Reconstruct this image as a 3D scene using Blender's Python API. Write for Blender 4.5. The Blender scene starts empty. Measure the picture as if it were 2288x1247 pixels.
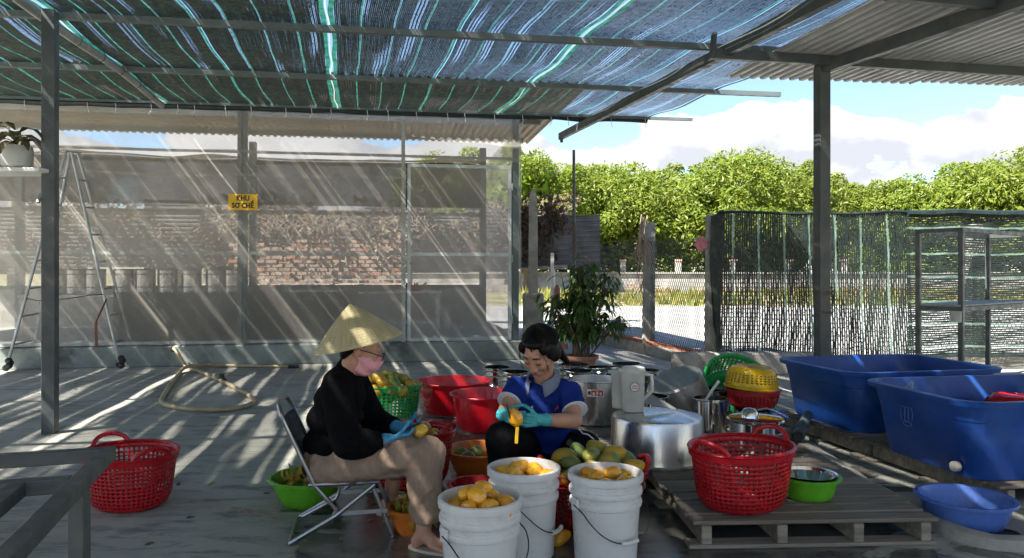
import bpy, bmesh, math, random
from mathutils import Vector, Matrix, Euler, noise
R = math.radians
random.seed(7)
S = bpy.context.scene
C = S.collection

# ------------------------------------------------------------------ camera, sky, sun, exposure
cam = bpy.data.cameras.new('camera'); camo = bpy.data.objects.new('camera', cam); C.objects.link(camo)
camo.location = (0, 0, 1.2); camo.rotation_euler = (R(90), 0, 0)
cam.sensor_width = 36; cam.lens = 25.96; cam.shift_y = -13.5/2288; cam.clip_start = .05; cam.clip_end = 3000
S.camera = camo
SUN = Vector((.66, .46, -1.0)).normalized()          # the way the light travels
SUN_ELEV = math.asin(-SUN.z); SUN_AZ = math.atan2(-SUN.x, -SUN.y)
w = bpy.data.worlds.new('World'); S.world = w; w.use_nodes = True
nt = w.node_tree; nt.nodes.clear(); N = nt.nodes.new; L = nt.links.new
def mth(nt, op, a, b=None, c=None, clamp=False):
    n = nt.nodes.new('ShaderNodeMath'); n.operation = op; n.use_clamp = clamp
    for i, v in enumerate((a, b, c)):
        if v is None: continue
        if isinstance(v, (int, float)): n.inputs[i].default_value = v
        else: nt.links.new(v, n.inputs[i])
    return n.outputs[0]
def mapr(nt, v, a, b, c=0., d=1., smooth=True):
    n = nt.nodes.new('ShaderNodeMapRange'); n.interpolation_type = 'SMOOTHSTEP' if smooth else 'LINEAR'
    for i, x in enumerate((v, a, b, c, d)):
        if isinstance(x, (int, float)): n.inputs[i].default_value = x
        else: nt.links.new(x, n.inputs[i])
    return n.outputs[0]
def nz(nt, vec, scale, detail=5, rough=.55, dist=0.):
    n = nt.nodes.new('ShaderNodeTexNoise'); n.inputs['Scale'].default_value = scale; n.inputs['Detail'].default_value = detail
    n.inputs['Roughness'].default_value = rough; n.inputs['Distortion'].default_value = dist
    if vec is not None: nt.links.new(vec, n.inputs['Vector'])
    return n.outputs[0]
sky = N('ShaderNodeTexSky'); sky.sky_type = 'NISHITA'; sky.sun_disc = False
sky.sun_elevation = SUN_ELEV; sky.sun_rotation = SUN_AZ; sky.air_density = 1.0; sky.dust_density = .3; sky.ozone_density = 2.6
bg = N('ShaderNodeBackground'); bg.inputs[1].default_value = .062; L(sky.outputs[0], bg.inputs[0])
tc = N('ShaderNodeTexCoord'); sep = N('ShaderNodeSeparateXYZ'); L(tc.outputs['Generated'], sep.inputs[0])
def cloud_field(dx, dz):
    mp = N('ShaderNodeMapping'); mp.inputs['Location'].default_value = (dx, .31, dz); mp.inputs['Scale'].default_value = (1, 1, 1.7)
    L(tc.outputs['Generated'], mp.inputs[0])
    a = nz(nt, mp.outputs[0], 3.4, 2, .5); b = nz(nt, mp.outputs[0], 9, 10, .50, .1)
    return mth(nt, 'ADD', mth(nt, 'MULTIPLY', a, .60), mth(nt, 'MULTIPLY', b, .56))
f1 = cloud_field(.13, 0.0); f2 = cloud_field(.10, .045)
top = mapr(nt, sep.outputs[2], .13, .30, 0, .36)          # cumulus bank low over the horizon, all the way round
low = mapr(nt, sep.outputs[2], .02, .10, .10, 0)
dens = mth(nt, 'SUBTRACT', mth(nt, 'SUBTRACT', f1, top), low)
mask = mapr(nt, dens, .482, .500)
mask = mth(nt, 'MULTIPLY', mask, mapr(nt, sep.outputs[2], .0, .05, .35, 1))
dens2 = mth(nt, 'SUBTRACT', f2, top)
shade = mapr(nt, mth(nt, 'SUBTRACT', f2, f1), -.015, .07, 0, 1)
cm = N('ShaderNodeMix'); cm.data_type = 'RGBA'; L(shade, cm.inputs[0])
cm.inputs[6].default_value = (.255, .255, .258, 1); cm.inputs[7].default_value = (.185, .192, .212, 1)
bg2 = N('ShaderNodeBackground'); L(cm.outputs[2], bg2.inputs[0]); bg2.inputs[1].default_value = 1.0
mx = N('ShaderNodeMixShader'); L(mask, mx.inputs[0]); L(bg.outputs[0], mx.inputs[1]); L(bg2.outputs[0], mx.inputs[2])
wo = N('ShaderNodeOutputWorld'); L(mx.outputs[0], wo.inputs[0])
sl = bpy.data.lights.new('sun', 'SUN'); sl.energy = 5.0; sl.angle = R(.53); sl.color = (1, .95, .87)
so = bpy.data.objects.new('sun', sl); C.objects.link(so); so.rotation_euler = SUN.to_track_quat('-Z', 'Y').to_euler(); so.location = (-6, -5, 12)
S.view_settings.view_transform = 'Standard'; S.view_settings.look = 'None'; S.view_settings.gamma = 1
S.view_settings.exposure = 2.18; S.view_settings.use_curve_mapping = False
S.render.engine = 'CYCLES'
cy = S.cycles; cy.max_bounces = 8; cy.diffuse_bounces = 4; cy.glossy_bounces = 4; cy.transmission_bounces = 6; cy.transparent_max_bounces = 16
cy.use_denoising = True; cy.caustics_reflective = False; cy.caustics_refractive = False; cy.sample_clamp_indirect = 6

# ------------------------------------------------------------------ helpers
def at(px, py, Y): return Vector(((px-1144)*Y/1650, Y, 1.2-(py-610)*Y/1650))
def gnd(px, py, z=0.):
    Y = (1.2-z)*1650/(py-610); return Vector(((px-1144)*Y/1650, Y, z))
def smat(name):
    m = bpy.data.materials.new(name); m.use_nodes = True; m.node_tree.nodes.clear(); return m, m.node_tree
def rgb(c): return (c[0], c[1], c[2], 1)
def mixc(nt, f, a, b, mode='MIX'):
    n = nt.nodes.new('ShaderNodeMix'); n.data_type = 'RGBA'; n.blend_type = mode
    if isinstance(f, (int, float)): n.inputs[0].default_value = f
    else: nt.links.new(f, n.inputs[0])
    for i, v in ((6, a), (7, b)):
        if isinstance(v, tuple): n.inputs[i].default_value = rgb(v)
        else: nt.links.new(v, n.inputs[i])
    return n.outputs[2]
def coords(nt, st=None, kind='Object'):
    t = nt.nodes.new('ShaderNodeTexCoord'); o = t.outputs[kind]
    if st:
        mp = nt.nodes.new('ShaderNodeMapping'); mp.inputs['Scale'].default_value = st; nt.links.new(o, mp.inputs[0]); o = mp.outputs[0]
    return o
def principled(nt, col, rough, metal=0., spec=.5):
    p = nt.nodes.new('ShaderNodeBsdfPrincipled')
    for k, v in (('Base Color', col), ('Roughness', rough), ('Metallic', metal), ('Specular IOR Level', spec)):
        if isinstance(v, tuple): p.inputs[k].default_value = rgb(v)
        elif isinstance(v, (int, float)): p.inputs[k].default_value = v
        else: nt.links.new(v, p.inputs[k])
    return p
def finish(nt, sh):
    o = nt.nodes.new('ShaderNodeOutputMaterial'); nt.links.new(sh, o.inputs[0])
def bumpn(nt, h, strength, dist=.01):
    b = nt.nodes.new('ShaderNodeBump'); b.inputs['Strength'].default_value = strength; b.inputs['Distance'].default_value = dist
    nt.links.new(h, b.inputs['Height']); return b.outputs[0]
def pm(name, col, rough=.5, metal=0., var=.15, scale=5, bump=0., bs=60, st=None, dirt=None, dirt_amt=.45, dscale=3, rnd=0., spec=.5, transl=0., rvar=.12):
    m, nt = smat(name); v = coords(nt, st)
    n1 = nz(nt, v, scale, 6)
    a = tuple(c*(1-var) for c in col); b = tuple(min(1, c*(1+var)) for c in col)
    c = mixc(nt, mapr(nt, n1, .3, .7), a, b)
    if rnd:
        oi = nt.nodes.new('ShaderNodeObjectInfo')
        c = mixc(nt, mapr(nt, oi.outputs['Random'], 0, 1, 0, rnd, False), c, tuple(x*.35 for x in col))
    if dirt:
        n2 = nz(nt, v, dscale, 8, .65)
        c = mixc(nt, mth(nt, 'MULTIPLY', mapr(nt, n2, .48, .72), dirt_amt), c, dirt)
    rr = mapr(nt, nz(nt, v, scale*2.3, 4), .3, .7, max(0, rough-rvar), min(1, rough+rvar))
    p = principled(nt, c, rr, metal, spec)
    if bump: nt.links.new(bumpn(nt, nz(nt, v, bs, 6), bump), p.inputs['Normal'])
    sh = p.outputs[0]
    if transl:
        t = nt.nodes.new('ShaderNodeBsdfTranslucent'); nt.links.new(c, t.inputs[0])
        x = nt.nodes.new('ShaderNodeMixShader'); x.inputs[0].default_value = transl
        nt.links.new(sh, x.inputs[1]); nt.links.new(t.outputs[0], x.inputs[2]); sh = x.outputs[0]
    finish(nt, sh); return m
def leafm(name, c1, c2, transl=.4, rough=.5, c3=None):
    m, nt = smat(name); g = nt.nodes.new('ShaderNodeNewGeometry')
    c = mixc(nt, g.outputs['Random Per Island'], c1, c2)
    if c3:
        oi = nt.nodes.new('ShaderNodeObjectInfo'); c = mixc(nt, mth(nt, 'MULTIPLY', oi.outputs['Random'], .6), c, c3)
    p = principled(nt, c, rough); t = nt.nodes.new('ShaderNodeBsdfTranslucent'); nt.links.new(c, t.inputs[0])
    x = nt.nodes.new('ShaderNodeMixShader'); x.inputs[0].default_value = transl
    nt.links.new(p.outputs[0], x.inputs[1]); nt.links.new(t.outputs[0], x.inputs[2]); finish(nt, x.outputs[0]); return m
def screenm(name, col, opacity, transl=.5, fine=0.):
    m, nt = smat(name); v = coords(nt)
    f = mapr(nt, nz(nt, v, 1.3, 5), .3, .7, opacity-.05, opacity+.05)
    if fine: f = mth(nt, 'ADD', f, mapr(nt, nz(nt, coords(nt, (1, 1, 14)), 22, 3), .3, .7, -fine, fine))
    d = nt.nodes.new('ShaderNodeBsdfDiffuse'); d.inputs[0].default_value = rgb(col)
    t = nt.nodes.new('ShaderNodeBsdfTranslucent'); t.inputs[0].default_value = rgb(col)
    x = nt.nodes.new('ShaderNodeMixShader'); x.inputs[0].default_value = transl; nt.links.new(d.outputs[0], x.inputs[1]); nt.links.new(t.outputs[0], x.inputs[2])
    tr = nt.nodes.new('ShaderNodeBsdfTransparent'); y = nt.nodes.new('ShaderNodeMixShader')
    nt.links.new(f, y.inputs[0]); nt.links.new(tr.outputs[0], y.inputs[1]); nt.links.new(x.outputs[0], y.inputs[2]); finish(nt, y.outputs[0]); return m

class B:
    """collects shapes into ONE mesh object"""
    def __init__(s): s.v = []; s.f = []
    def add(s, vs, fs):
        o = len(s.v); s.v += [tuple(x) for x in vs]; s.f += [tuple(i+o for i in f) for f in fs]; return s
    def box(s, c, d, rz=0., bev=0., rot=None):
        x, y, z = (i/2 for i in d); c = Vector(c); M = rot or Matrix.Rotation(rz, 3, 'Z')
        if bev:
            b = min(bev, x*.9, y*.9, z*.9); vs = []; 
            for sx in (-1, 1):
                for sy in (-1, 1):
                    for sz in (-1, 1):
                        vs += [c+M@Vector((sx*x, sy*(y-b), sz*(z-b))), c+M@Vector((sx*(x-b), sy*y, sz*(z-b))), c+M@Vector((sx*(x-b), sy*(y-b), sz*z))]
            bm = bmesh.new(); bv = [bm.verts.new(p) for p in vs]; r = bmesh.ops.convex_hull(bm, input=bv)
            bm.verts.index_update(); s.add([v.co for v in bm.verts], [[v.index for v in f.verts] for f in bm.faces]); bm.free(); return s
        vs = [c+M@Vector(((1 if i & 1 else -1)*x, (1 if i & 2 else -1)*y, (1 if i & 4 else -1)*z)) for i in range(8)]
        return s.add(vs, [(0, 2, 3, 1), (4, 5, 7, 6), (0, 1, 5, 4), (2, 6, 7, 3), (0, 4, 6, 2), (1, 3, 7, 5)])
    def bar(s, p, q, w_, h=None, up=(0, 0, 1)):
        p = Vector(p); q = Vector(q); h = h or w_; d = (q-p); ln = d.length; d.normalize(); u = Vector(up)
        if abs(d.dot(u)) > .98: u = Vector((0, 1, 0))
        x = d.cross(u).normalized(); z = x.cross(d)
        return s.box((p+q)/2, (w_, ln, h), rot=Matrix((x, d, z)).transposed())
    def tube(s, pts, r, n=8, closed=False, cap=True, flat=1.):
        pts = [Vector(p) for p in pts]; m = len(pts); vs = []; fs = []
        rr = r if isinstance(r, (list, tuple)) else [r]*m
        t0 = (pts[1]-pts[0]).normalized(); u = Vector((0, 0, 1)) if abs(t0.z) < .9 else Vector((1, 0, 0))
        u = (u-t0*u.dot(t0)).normalized()
        for i, p in enumerate(pts):
            a = pts[(i-1) % m] if closed or i else pts[0]; b = pts[(i+1) % m] if closed or i < m-1 else pts[-1]
            t = (b-a); t = t.normalized() if t.length > 1e-9 else t0
            u = (u-t*u.dot(t)); u = u.normalized() if u.length > 1e-6 else t.orthogonal().normalized()
            x = t.cross(u)
            for k in range(n):
                an = 2*math.pi*k/n; vs.append(p+(u*math.cos(an)*flat+x*math.sin(an))*rr[i])
        for i in range(m if closed else m-1):
            for k in range(n):
                j = (i+1) % m; fs.append((i*n+k, i*n+(k+1) % n, j*n+(k+1) % n, j*n+k))
        if cap and not closed: fs += [tuple(range(n-1, -1, -1)), tuple((m-1)*n+k for k in range(n))]
        return s.add(vs, fs)
    def lathe(s, prof, n=40, c=(0, 0, 0), sx=1., sy=1., a0=0., a1=2*math.pi):
        full = abs(a1-a0-2*math.pi) < 1e-6; cols = n if full else n+1; vs = []; fs = []; m = len(prof)
        for k in range(cols):
            a = a0+(a1-a0)*k/n; ca, sa = math.cos(a)*sx, math.sin(a)*sy
            vs += [(c[0]+r*ca, c[1]+r*sa, c[2]+z) for r, z in prof]
        for k in range(n):
            k2 = (k+1) % cols
            for i in range(m-1):
                f = [k*m+i, k2*m+i, k2*m+i+1, k*m+i+1]
                if prof[i][0] < 1e-6: f = [f[0], f[2], f[3]]
                elif prof[i+1][0] < 1e-6: f = [f[0], f[1], f[2]]
                fs.append(tuple(f))
        return s.add(vs, fs)
    def loft(s, rings, closed_top=True, closed_bot=True):
        n = len(rings[0]); vs = [p for r in rings for p in r]; fs = []
        for i in range(len(rings)-1):
            for k in range(n): fs.append((i*n+k, i*n+(k+1) % n, (i+1)*n+(k+1) % n, (i+1)*n+k))
        if closed_bot: fs.append(tuple(range(n-1, -1, -1)))
        if closed_top: fs.append(tuple((len(rings)-1)*n+k for k in range(n)))
        return s.add(vs, fs)
    def ell(s, c, r, rot=None, nu=16, nv=10):
        c = Vector(c); M = rot or Matrix.Identity(3); vs = [c+M@Vector((0, 0, -r[2]))]; fs = []
        for j in range(1, nv):
            t = math.pi*j/nv-math.pi/2
            for i in range(nu):
                a = 2*math.pi*i/nu; vs.append(c+M@Vector((r[0]*math.cos(t)*math.cos(a), r[1]*math.cos(t)*math.sin(a), r[2]*math.sin(t))))
        vs.append(c+M@Vector((0, 0, r[2])))
        for i in range(nu):
            fs.append((0, 1+(i+1) % nu, 1+i)); e = len(vs)-1; fs.append((e, e-nu+i, e-nu+(i+1) % nu))
            for j in range(nv-2):
                a = 1+j*nu; fs.append((a+i, a+(i+1) % nu, a+nu+(i+1) % nu, a+nu+i))
        return s.add(vs, fs)
    def cap(s, p, q, r1, r2, n=14):
        p = Vector(p); q = Vector(q); d = (q-p).normalized(); pts = []; rr = []
        for k in (0, 25, 50, 75): a = R(k); pts.append(p-d*r1*math.cos(a)); rr.append(max(r1*math.sin(a), r1*.05))
        pts += [p, q]; rr += [r1, r2]
        for k in (75, 50, 25, 0): a = R(k); pts.append(q+d*r2*math.cos(a)); rr.append(max(r2*math.sin(a), r2*.05))
        return s.tube(pts, rr, n)
    def quad(s, a, b, c, d): return s.add((a, b, c, d), ((0, 1, 2, 3),))
    def mesh(s, name):
        m = bpy.data.meshes.new(name); m.from_pydata(s.v, [], s.f); m.update(); return m
    def build(s, name, mat, parent=None, smooth=False, world=False, bevel=0.):
        if world and parent is not None:
            o = Vector(parent['_o']) if '_o' in parent else parent.location
            s.v = [(x-o[0], y-o[1], z-o[2]) for x, y, z in s.v]
        m = s.mesh(name); return link(name, m, mat, parent, smooth, bevel)
def link(name, m, mat, parent=None, smooth=False, bevel=0.):
    if not m.materials: m.materials.append(mat)
    if smooth and len(m.polygons):
        m.polygons.foreach_set('use_smooth', [True]*len(m.polygons)); m.set_sharp_from_angle(angle=R(smooth if smooth is not True else 40))
    o = bpy.data.objects.new(name, m); C.objects.link(o); o.parent = parent
    if bevel:
        b = o.modifiers.new('edge', 'BEVEL'); b.width = bevel; b.segments = 2; b.limit_method = 'ANGLE'
    return o
def tag(o, label=None, cat=None, group=None, kind=None):
    for k, v in (('label', label), ('category', cat), ('group', group), ('kind', kind)):
        if v: o[k] = v
    return o
def thing(name, label, cat, loc=(0, 0, 0), rz=0., group=None):
    o = bpy.data.objects.new(name, None); C.objects.link(o); o.location = loc; o.rotation_euler = (0, 0, rz); o.empty_display_size = .1
    return tag(o, label, cat, group)
def dup(o, parent=None):
    c = o.copy(); C.objects.link(c); c.parent = parent
    for ch in list(o.children): dup(ch, c)
    return c
def place(o, loc, rz=0., rx=0., ry=0., sc=None):
    o.location = loc; o.rotation_euler = (rx, ry, rz)
    if sc: o.scale = (sc, sc, sc) if isinstance(sc, (int, float)) else sc
    return o
def rrect(hx, hy, r, z, n=5):
    out = []
    for cx, cy, a0 in ((hx-r, hy-r, 0), (-hx+r, hy-r, 90), (-hx+r, -hy+r, 180), (hx-r, -hy+r, 270)):
        for k in range(n+1):
            a = R(a0+90*k/n); out.append((cx+r*math.cos(a), cy+r*math.sin(a), z))
    return out
def solid(o, t, off=-1):
    m = o.modifiers.new('thick', 'SOLIDIFY'); m.thickness = t; m.offset = off; return o
rnd = random.uniform

# ------------------------------------------------------------------ materials
M = {}
M['steel'] = pm('painted_grey_steel', (.060, .072, .074), .45, 0, .2, 4, .08, 30, dirt=(.16, .14, .11), dirt_amt=.35, dscale=5)
M['galv'] = pm('galvanised_steel', (.34, .36, .36), .42, .55, .2, 6, .05, 40, dirt=(.2, .17, .13), dirt_amt=.3)
M['house_steel'] = pm('grey_green_steel_post', (.11, .14, .14), .5, 0, .15, 4, dirt=(.2, .19, .17), dirt_amt=.3)
M['white_steel'] = pm('pale_steel_tube', (.50, .54, .53), .45, .1, .12, 5, dirt=(.3, .28, .24), dirt_amt=.3)
M['black_net'] = pm('black_shade_net_tape', (.014, .024, .022), .5, 0, .4, 9, transl=.12)
M['green_net'] = pm('green_shade_net_tape', (.028, .17, .13), .5, 0, .45, 9, transl=.26)
M['pale_band'] = pm('pale_green_net_band', (.22, .34, .28), .5, 0, .35, 6, transl=.5)
M['pale_net'] = pm('pale_seam_tape', (.34, .45, .38), .5, 0, .2, 4, transl=.35)
M['tin'] = pm('corrugated_zinc_sheet', (.66, .65, .63), .5, .1, .12, 2.5, dirt=(.40, .35, .29), dirt_amt=.4, dscale=1.5)
M['tin_brown'] = pm('weathered_brown_sheet', (.43, .36, .30), .65, 0, .15, 1.5, st=(1, .3, 1))
M['tin_old'] = pm('old_dark_sheet', (.16, .155, .15), .55, .2, .3, 2, dirt=(.11, .08, .06), dirt_amt=.6)
M['concrete'] = pm('rough_concrete', (.38, .36, .32), .85, 0, .2, 5, .5, 25, dirt=(.16, .15, .13), dirt_amt=.7, dscale=4)
M['curb'] = pm('painted_mossy_concrete', (.24, .27, .25), .75, 0, .2, 3, .4, 25, dirt=(.035, .042, .038), dirt_amt=.95, dscale=1.6)
M['brick'] = pm('red_brick', (.40, .15, .08), .85, 0, .3, 6, .4, 40, dirt=(.3, .27, .22), dirt_amt=.5, dscale=8)
M['wood'] = pm('weathered_pallet_wood', (.20, .17, .135), .75, 0, .35, 3.5, .35, 22, st=(.6, 9, 9), dirt=(.07, .06, .05), dirt_amt=.75, dscale=2.5)
M['wood2'] = pm('bleached_pallet_wood', (.27, .235, .19), .75, 0, .3, 3.5, .35, 22, st=(.6, 9, 9), dirt=(.09, .075, .06), dirt_amt=.7, dscale=2.2)
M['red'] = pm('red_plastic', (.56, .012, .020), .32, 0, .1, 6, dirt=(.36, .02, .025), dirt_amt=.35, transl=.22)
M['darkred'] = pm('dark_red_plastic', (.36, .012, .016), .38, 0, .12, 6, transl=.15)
M['redbasin'] = pm('glossy_red_basin', (.62, .010, .022), .22, 0, .08, 5, transl=.2)
M['green'] = pm('green_plastic', (.015, .36, .075), .33, 0, .12, 6, transl=.2)
M['lime'] = pm('lime_green_plastic', (.13, .46, .025), .3, 0, .1, 6, transl=.15)
M['orange'] = pm('orange_plastic', (.68, .20, .03), .33, 0, .1, 6, transl=.2)
M['yellow'] = pm('yellow_plastic', (.80, .52, .015), .28, 0, .08, 6, transl=.3)
M['bluebasin'] = pm('cornflower_blue_plastic', (.10, .20, .58), .28, 0, .08, 5, transl=.1)
M['tub'] = pm('deep_blue_tub_plastic', (.010, .062, .29), .42, 0, .2, 2.5, .05, 18, dirt=(.035, .09, .24), dirt_amt=.6, dscale=3.2)
M['bucket'] = pm('white_bucket_plastic', (.80, .80, .78), .34, 0, .04, 4, dirt=(.48, .45, .38), dirt_amt=.32, dscale=13, transl=.12)
M['jug'] = pm('milky_jug_plastic', (.76, .76, .71), .32, 0, .06, 4, transl=.4)
M['chrome'] = pm('polished_stainless', (.68, .68, .66), .11, 1, .06, 3, rvar=.05)
M['alu'] = pm('brushed_aluminium', (.56, .56, .55), .30, 1, .15, 3, .06, 50, st=(1, 1, .2), dirt=(.35, .34, .32), dirt_amt=.5, dscale=4, rvar=.1)
M['dull_alu'] = pm('dull_aluminium', (.36, .355, .34), .5, .85, .2, 4, .06, 40, dirt=(.2, .19, .17), dirt_amt=.5)
M['chair_tube'] = pm('worn_chair_tube', (.33, .33, .33), .36, .9, .15, 5, dirt=(.14, .12, .10), dirt_amt=.6, dscale=9)
M['canister_steel'] = pm('dull_stainless', (.36, .35, .33), .24, 1, .12, 3)
M['sandal'] = pm('worn_beige_sole', (.42, .36, .29), .7)
M['wire'] = pm('fence_wire', (.09, .088, .085), .6, .2, .2, 4)
M['blackwire'] = pm('dark_wire', (.03, .03, .035), .4, .5, .1, 4)
M['black'] = pm('black_rubber', (.018, .018, .02), .6, 0, .2, 8)
M['hose'] = pm('tan_hose', (.42, .33, .19), .5, 0, .2, 5, dirt=(.18, .15, .11), dirt_amt=.5)
M['terracotta'] = pm('terracotta_pot', (.30, .14, .09), .8, 0, .2, 5, .2)
M['pvc'] = pm('grey_pvc', (.13, .17, .17), .45, 0, .15, 5)
M['white'] = pm('white_paint', (.72, .72, .70), .5, 0, .06, 4, dirt=(.5, .47, .42), dirt_amt=.3)
M['ink'] = pm('black_print', (.01, .01, .01), .6, 0, 0, 4)
M['signyellow'] = pm('yellow_sign_board', (.78, .46, .02), .45, 0, .08, 4)
M['labelred'] = pm('red_label_print', (.62, .04, .05), .5, 0, .05, 4)
M['emblem'] = pm('pale_moulded_emblem', (.12, .20, .40), .5, 0, .05, 4)
M['darkboard'] = pm('dark_green_board', (.018, .023, .021), .6, 0, .2, 2)
M['sack'] = pm('grey_sheet_curtain', (.10, .10, .10), .8, 0, .3, 2)
M['beige'] = pm('beige_translucent', (.50, .40, .31), .8, 0, .12, 2, transl=.4)
M['skin'] = pm('skin', (.47, .25, .165), .48, 0, .08, 14, .06, 90)
M['lip'] = pm('lips', (.30, .085, .075), .45, 0, .05, 10)
M['hair'] = pm('black_hair', (.006, .005, .0048), .5, 0, .3, 12, .12, 70, st=(8, 8, .6), spec=.16)
M['sweater'] = pm('black_knit', (.005, .005, .006), .95, 0, .3, 30, .6, 150, st=(1, 1, 2.5), spec=.08)
M['trouser'] = pm('taupe_cotton', (.27, .195, .145), .9, 0, .14, 9, .6, 26, st=(1.4, 1.4, .35), spec=.12)
M['pants'] = pm('black_trousers', (.007, .007, .009), .85, 0, .2, 8, .2, 60, spec=.12)
M['shirt'] = pm('royal_blue_pique', (.009, .028, .185), .8, 0, .2, 5, .35, 34, spec=.15)
M['collar'] = pm('grey_blue_collar', (.17, .20, .27), .85, 0, .1, 20, .2, 80)
M['trim'] = pm('white_trim', (.66, .68, .72), .7, 0, .05, 9)
M['glove'] = pm('turquoise_thin_glove', (.06, .40, .44), .32, 0, .15, 14, .3, 60, transl=.1)
M['bglove'] = pm('sky_blue_thin_glove', (.07, .33, .56), .32, 0, .15, 14, .3, 60, transl=.1)
M['mask'] = pm('pink_printed_mask', (.74, .34, .37), .8, 0, .1, 18, .15, 60, dirt=(.10, .02, .03), dirt_amt=0., dscale=30)
M['hat'] = None
M['seatcloth'] = pm('black_chair_cloth', (.016, .017, .019), .7, 0, .2, 20, .2, 90)
M['bark'] = pm('bark', (.12, .095, .07), .9, 0, .3, 4, .6, 20, st=(3, 3, .6))
M['dry'] = leafm('dry_vine_leaves', (.20, .14, .09), (.07, .05, .04), .2, .8)
M['treeleaf'] = leafm('mango_tree_leaves', (.13, .22, .022), (.27, .31, .038), .52, .5, (.21, .24, .04))
M['shrubleaf'] = leafm('dark_shrub_leaves', (.045, .105, .022), (.12, .20, .045), .38, .38)
M['wrapleaf'] = leafm('olive_broad_leaves', (.07, .09, .03), (.15, .10, .05), .35, .5)
M['peel'] = leafm('mango_peel', (.50, .30, .02), (.26, .24, .03), .2, .5)
M['screen'] = screenm('insect_screen', (.68, .63, .56), .44, .45, .04)
M['screen_side'] = screenm('insect_screen_folded', (.60, .57, .52), .52, .5, .04)
M['fine_net'] = screenm('dark_curtain_net', (.035, .034, .033), .93, .15, .03)
M['water'] = None
def mango_mat(name, c1, c2, c3, rough=.4, speck=(.2, .12, .03), wet=0.):
    m, nt = smat(name); v = coords(nt); oi = nt.nodes.new('ShaderNodeObjectInfo')
    a = mixc(nt, mapr(nt, oi.outputs['Random'], .15, .85), c1, c2)
    add = nt.nodes.new('ShaderNodeVectorMath'); add.operation = 'ADD'; nt.links.new(v, add.inputs[0])
    cmb = nt.nodes.new('ShaderNodeCombineXYZ'); nt.links.new(mth(nt, 'MULTIPLY', oi.outputs['Random'], 37), cmb.inputs[0]); nt.links.new(cmb.outputs[0], add.inputs[1])
    a = mixc(nt, mapr(nt, nz(nt, add.outputs[0], 11, 3), .42, .66), a, c3)
    a = mixc(nt, mth(nt, 'MULTIPLY', mapr(nt, nz(nt, add.outputs[0], 85, 4), .6, .72), .55), a, speck)
    p = principled(nt, a, rough); p.inputs['Coat Weight'].default_value = wet; p.inputs['Coat Roughness'].default_value = .08
    nt.links.new(bumpn(nt, nz(nt, add.outputs[0], 45, 4), .12), p.inputs['Normal']); finish(nt, p.outputs[0]); return m
M['mango'] = mango_mat('mango_skin', (.13, .20, .03), (.62, .36, .03), (.50, .30, .03))
M['greenmango'] = mango_mat('green_mango_skin', (.10, .17, .04), (.30, .29, .05), (.17, .20, .05))
M['peeled'] = mango_mat('peeled_mango_flesh', (.88, .42, .02), (.85, .50, .05), (.80, .33, .015), .3, (.5, .3, .04), .4)
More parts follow.
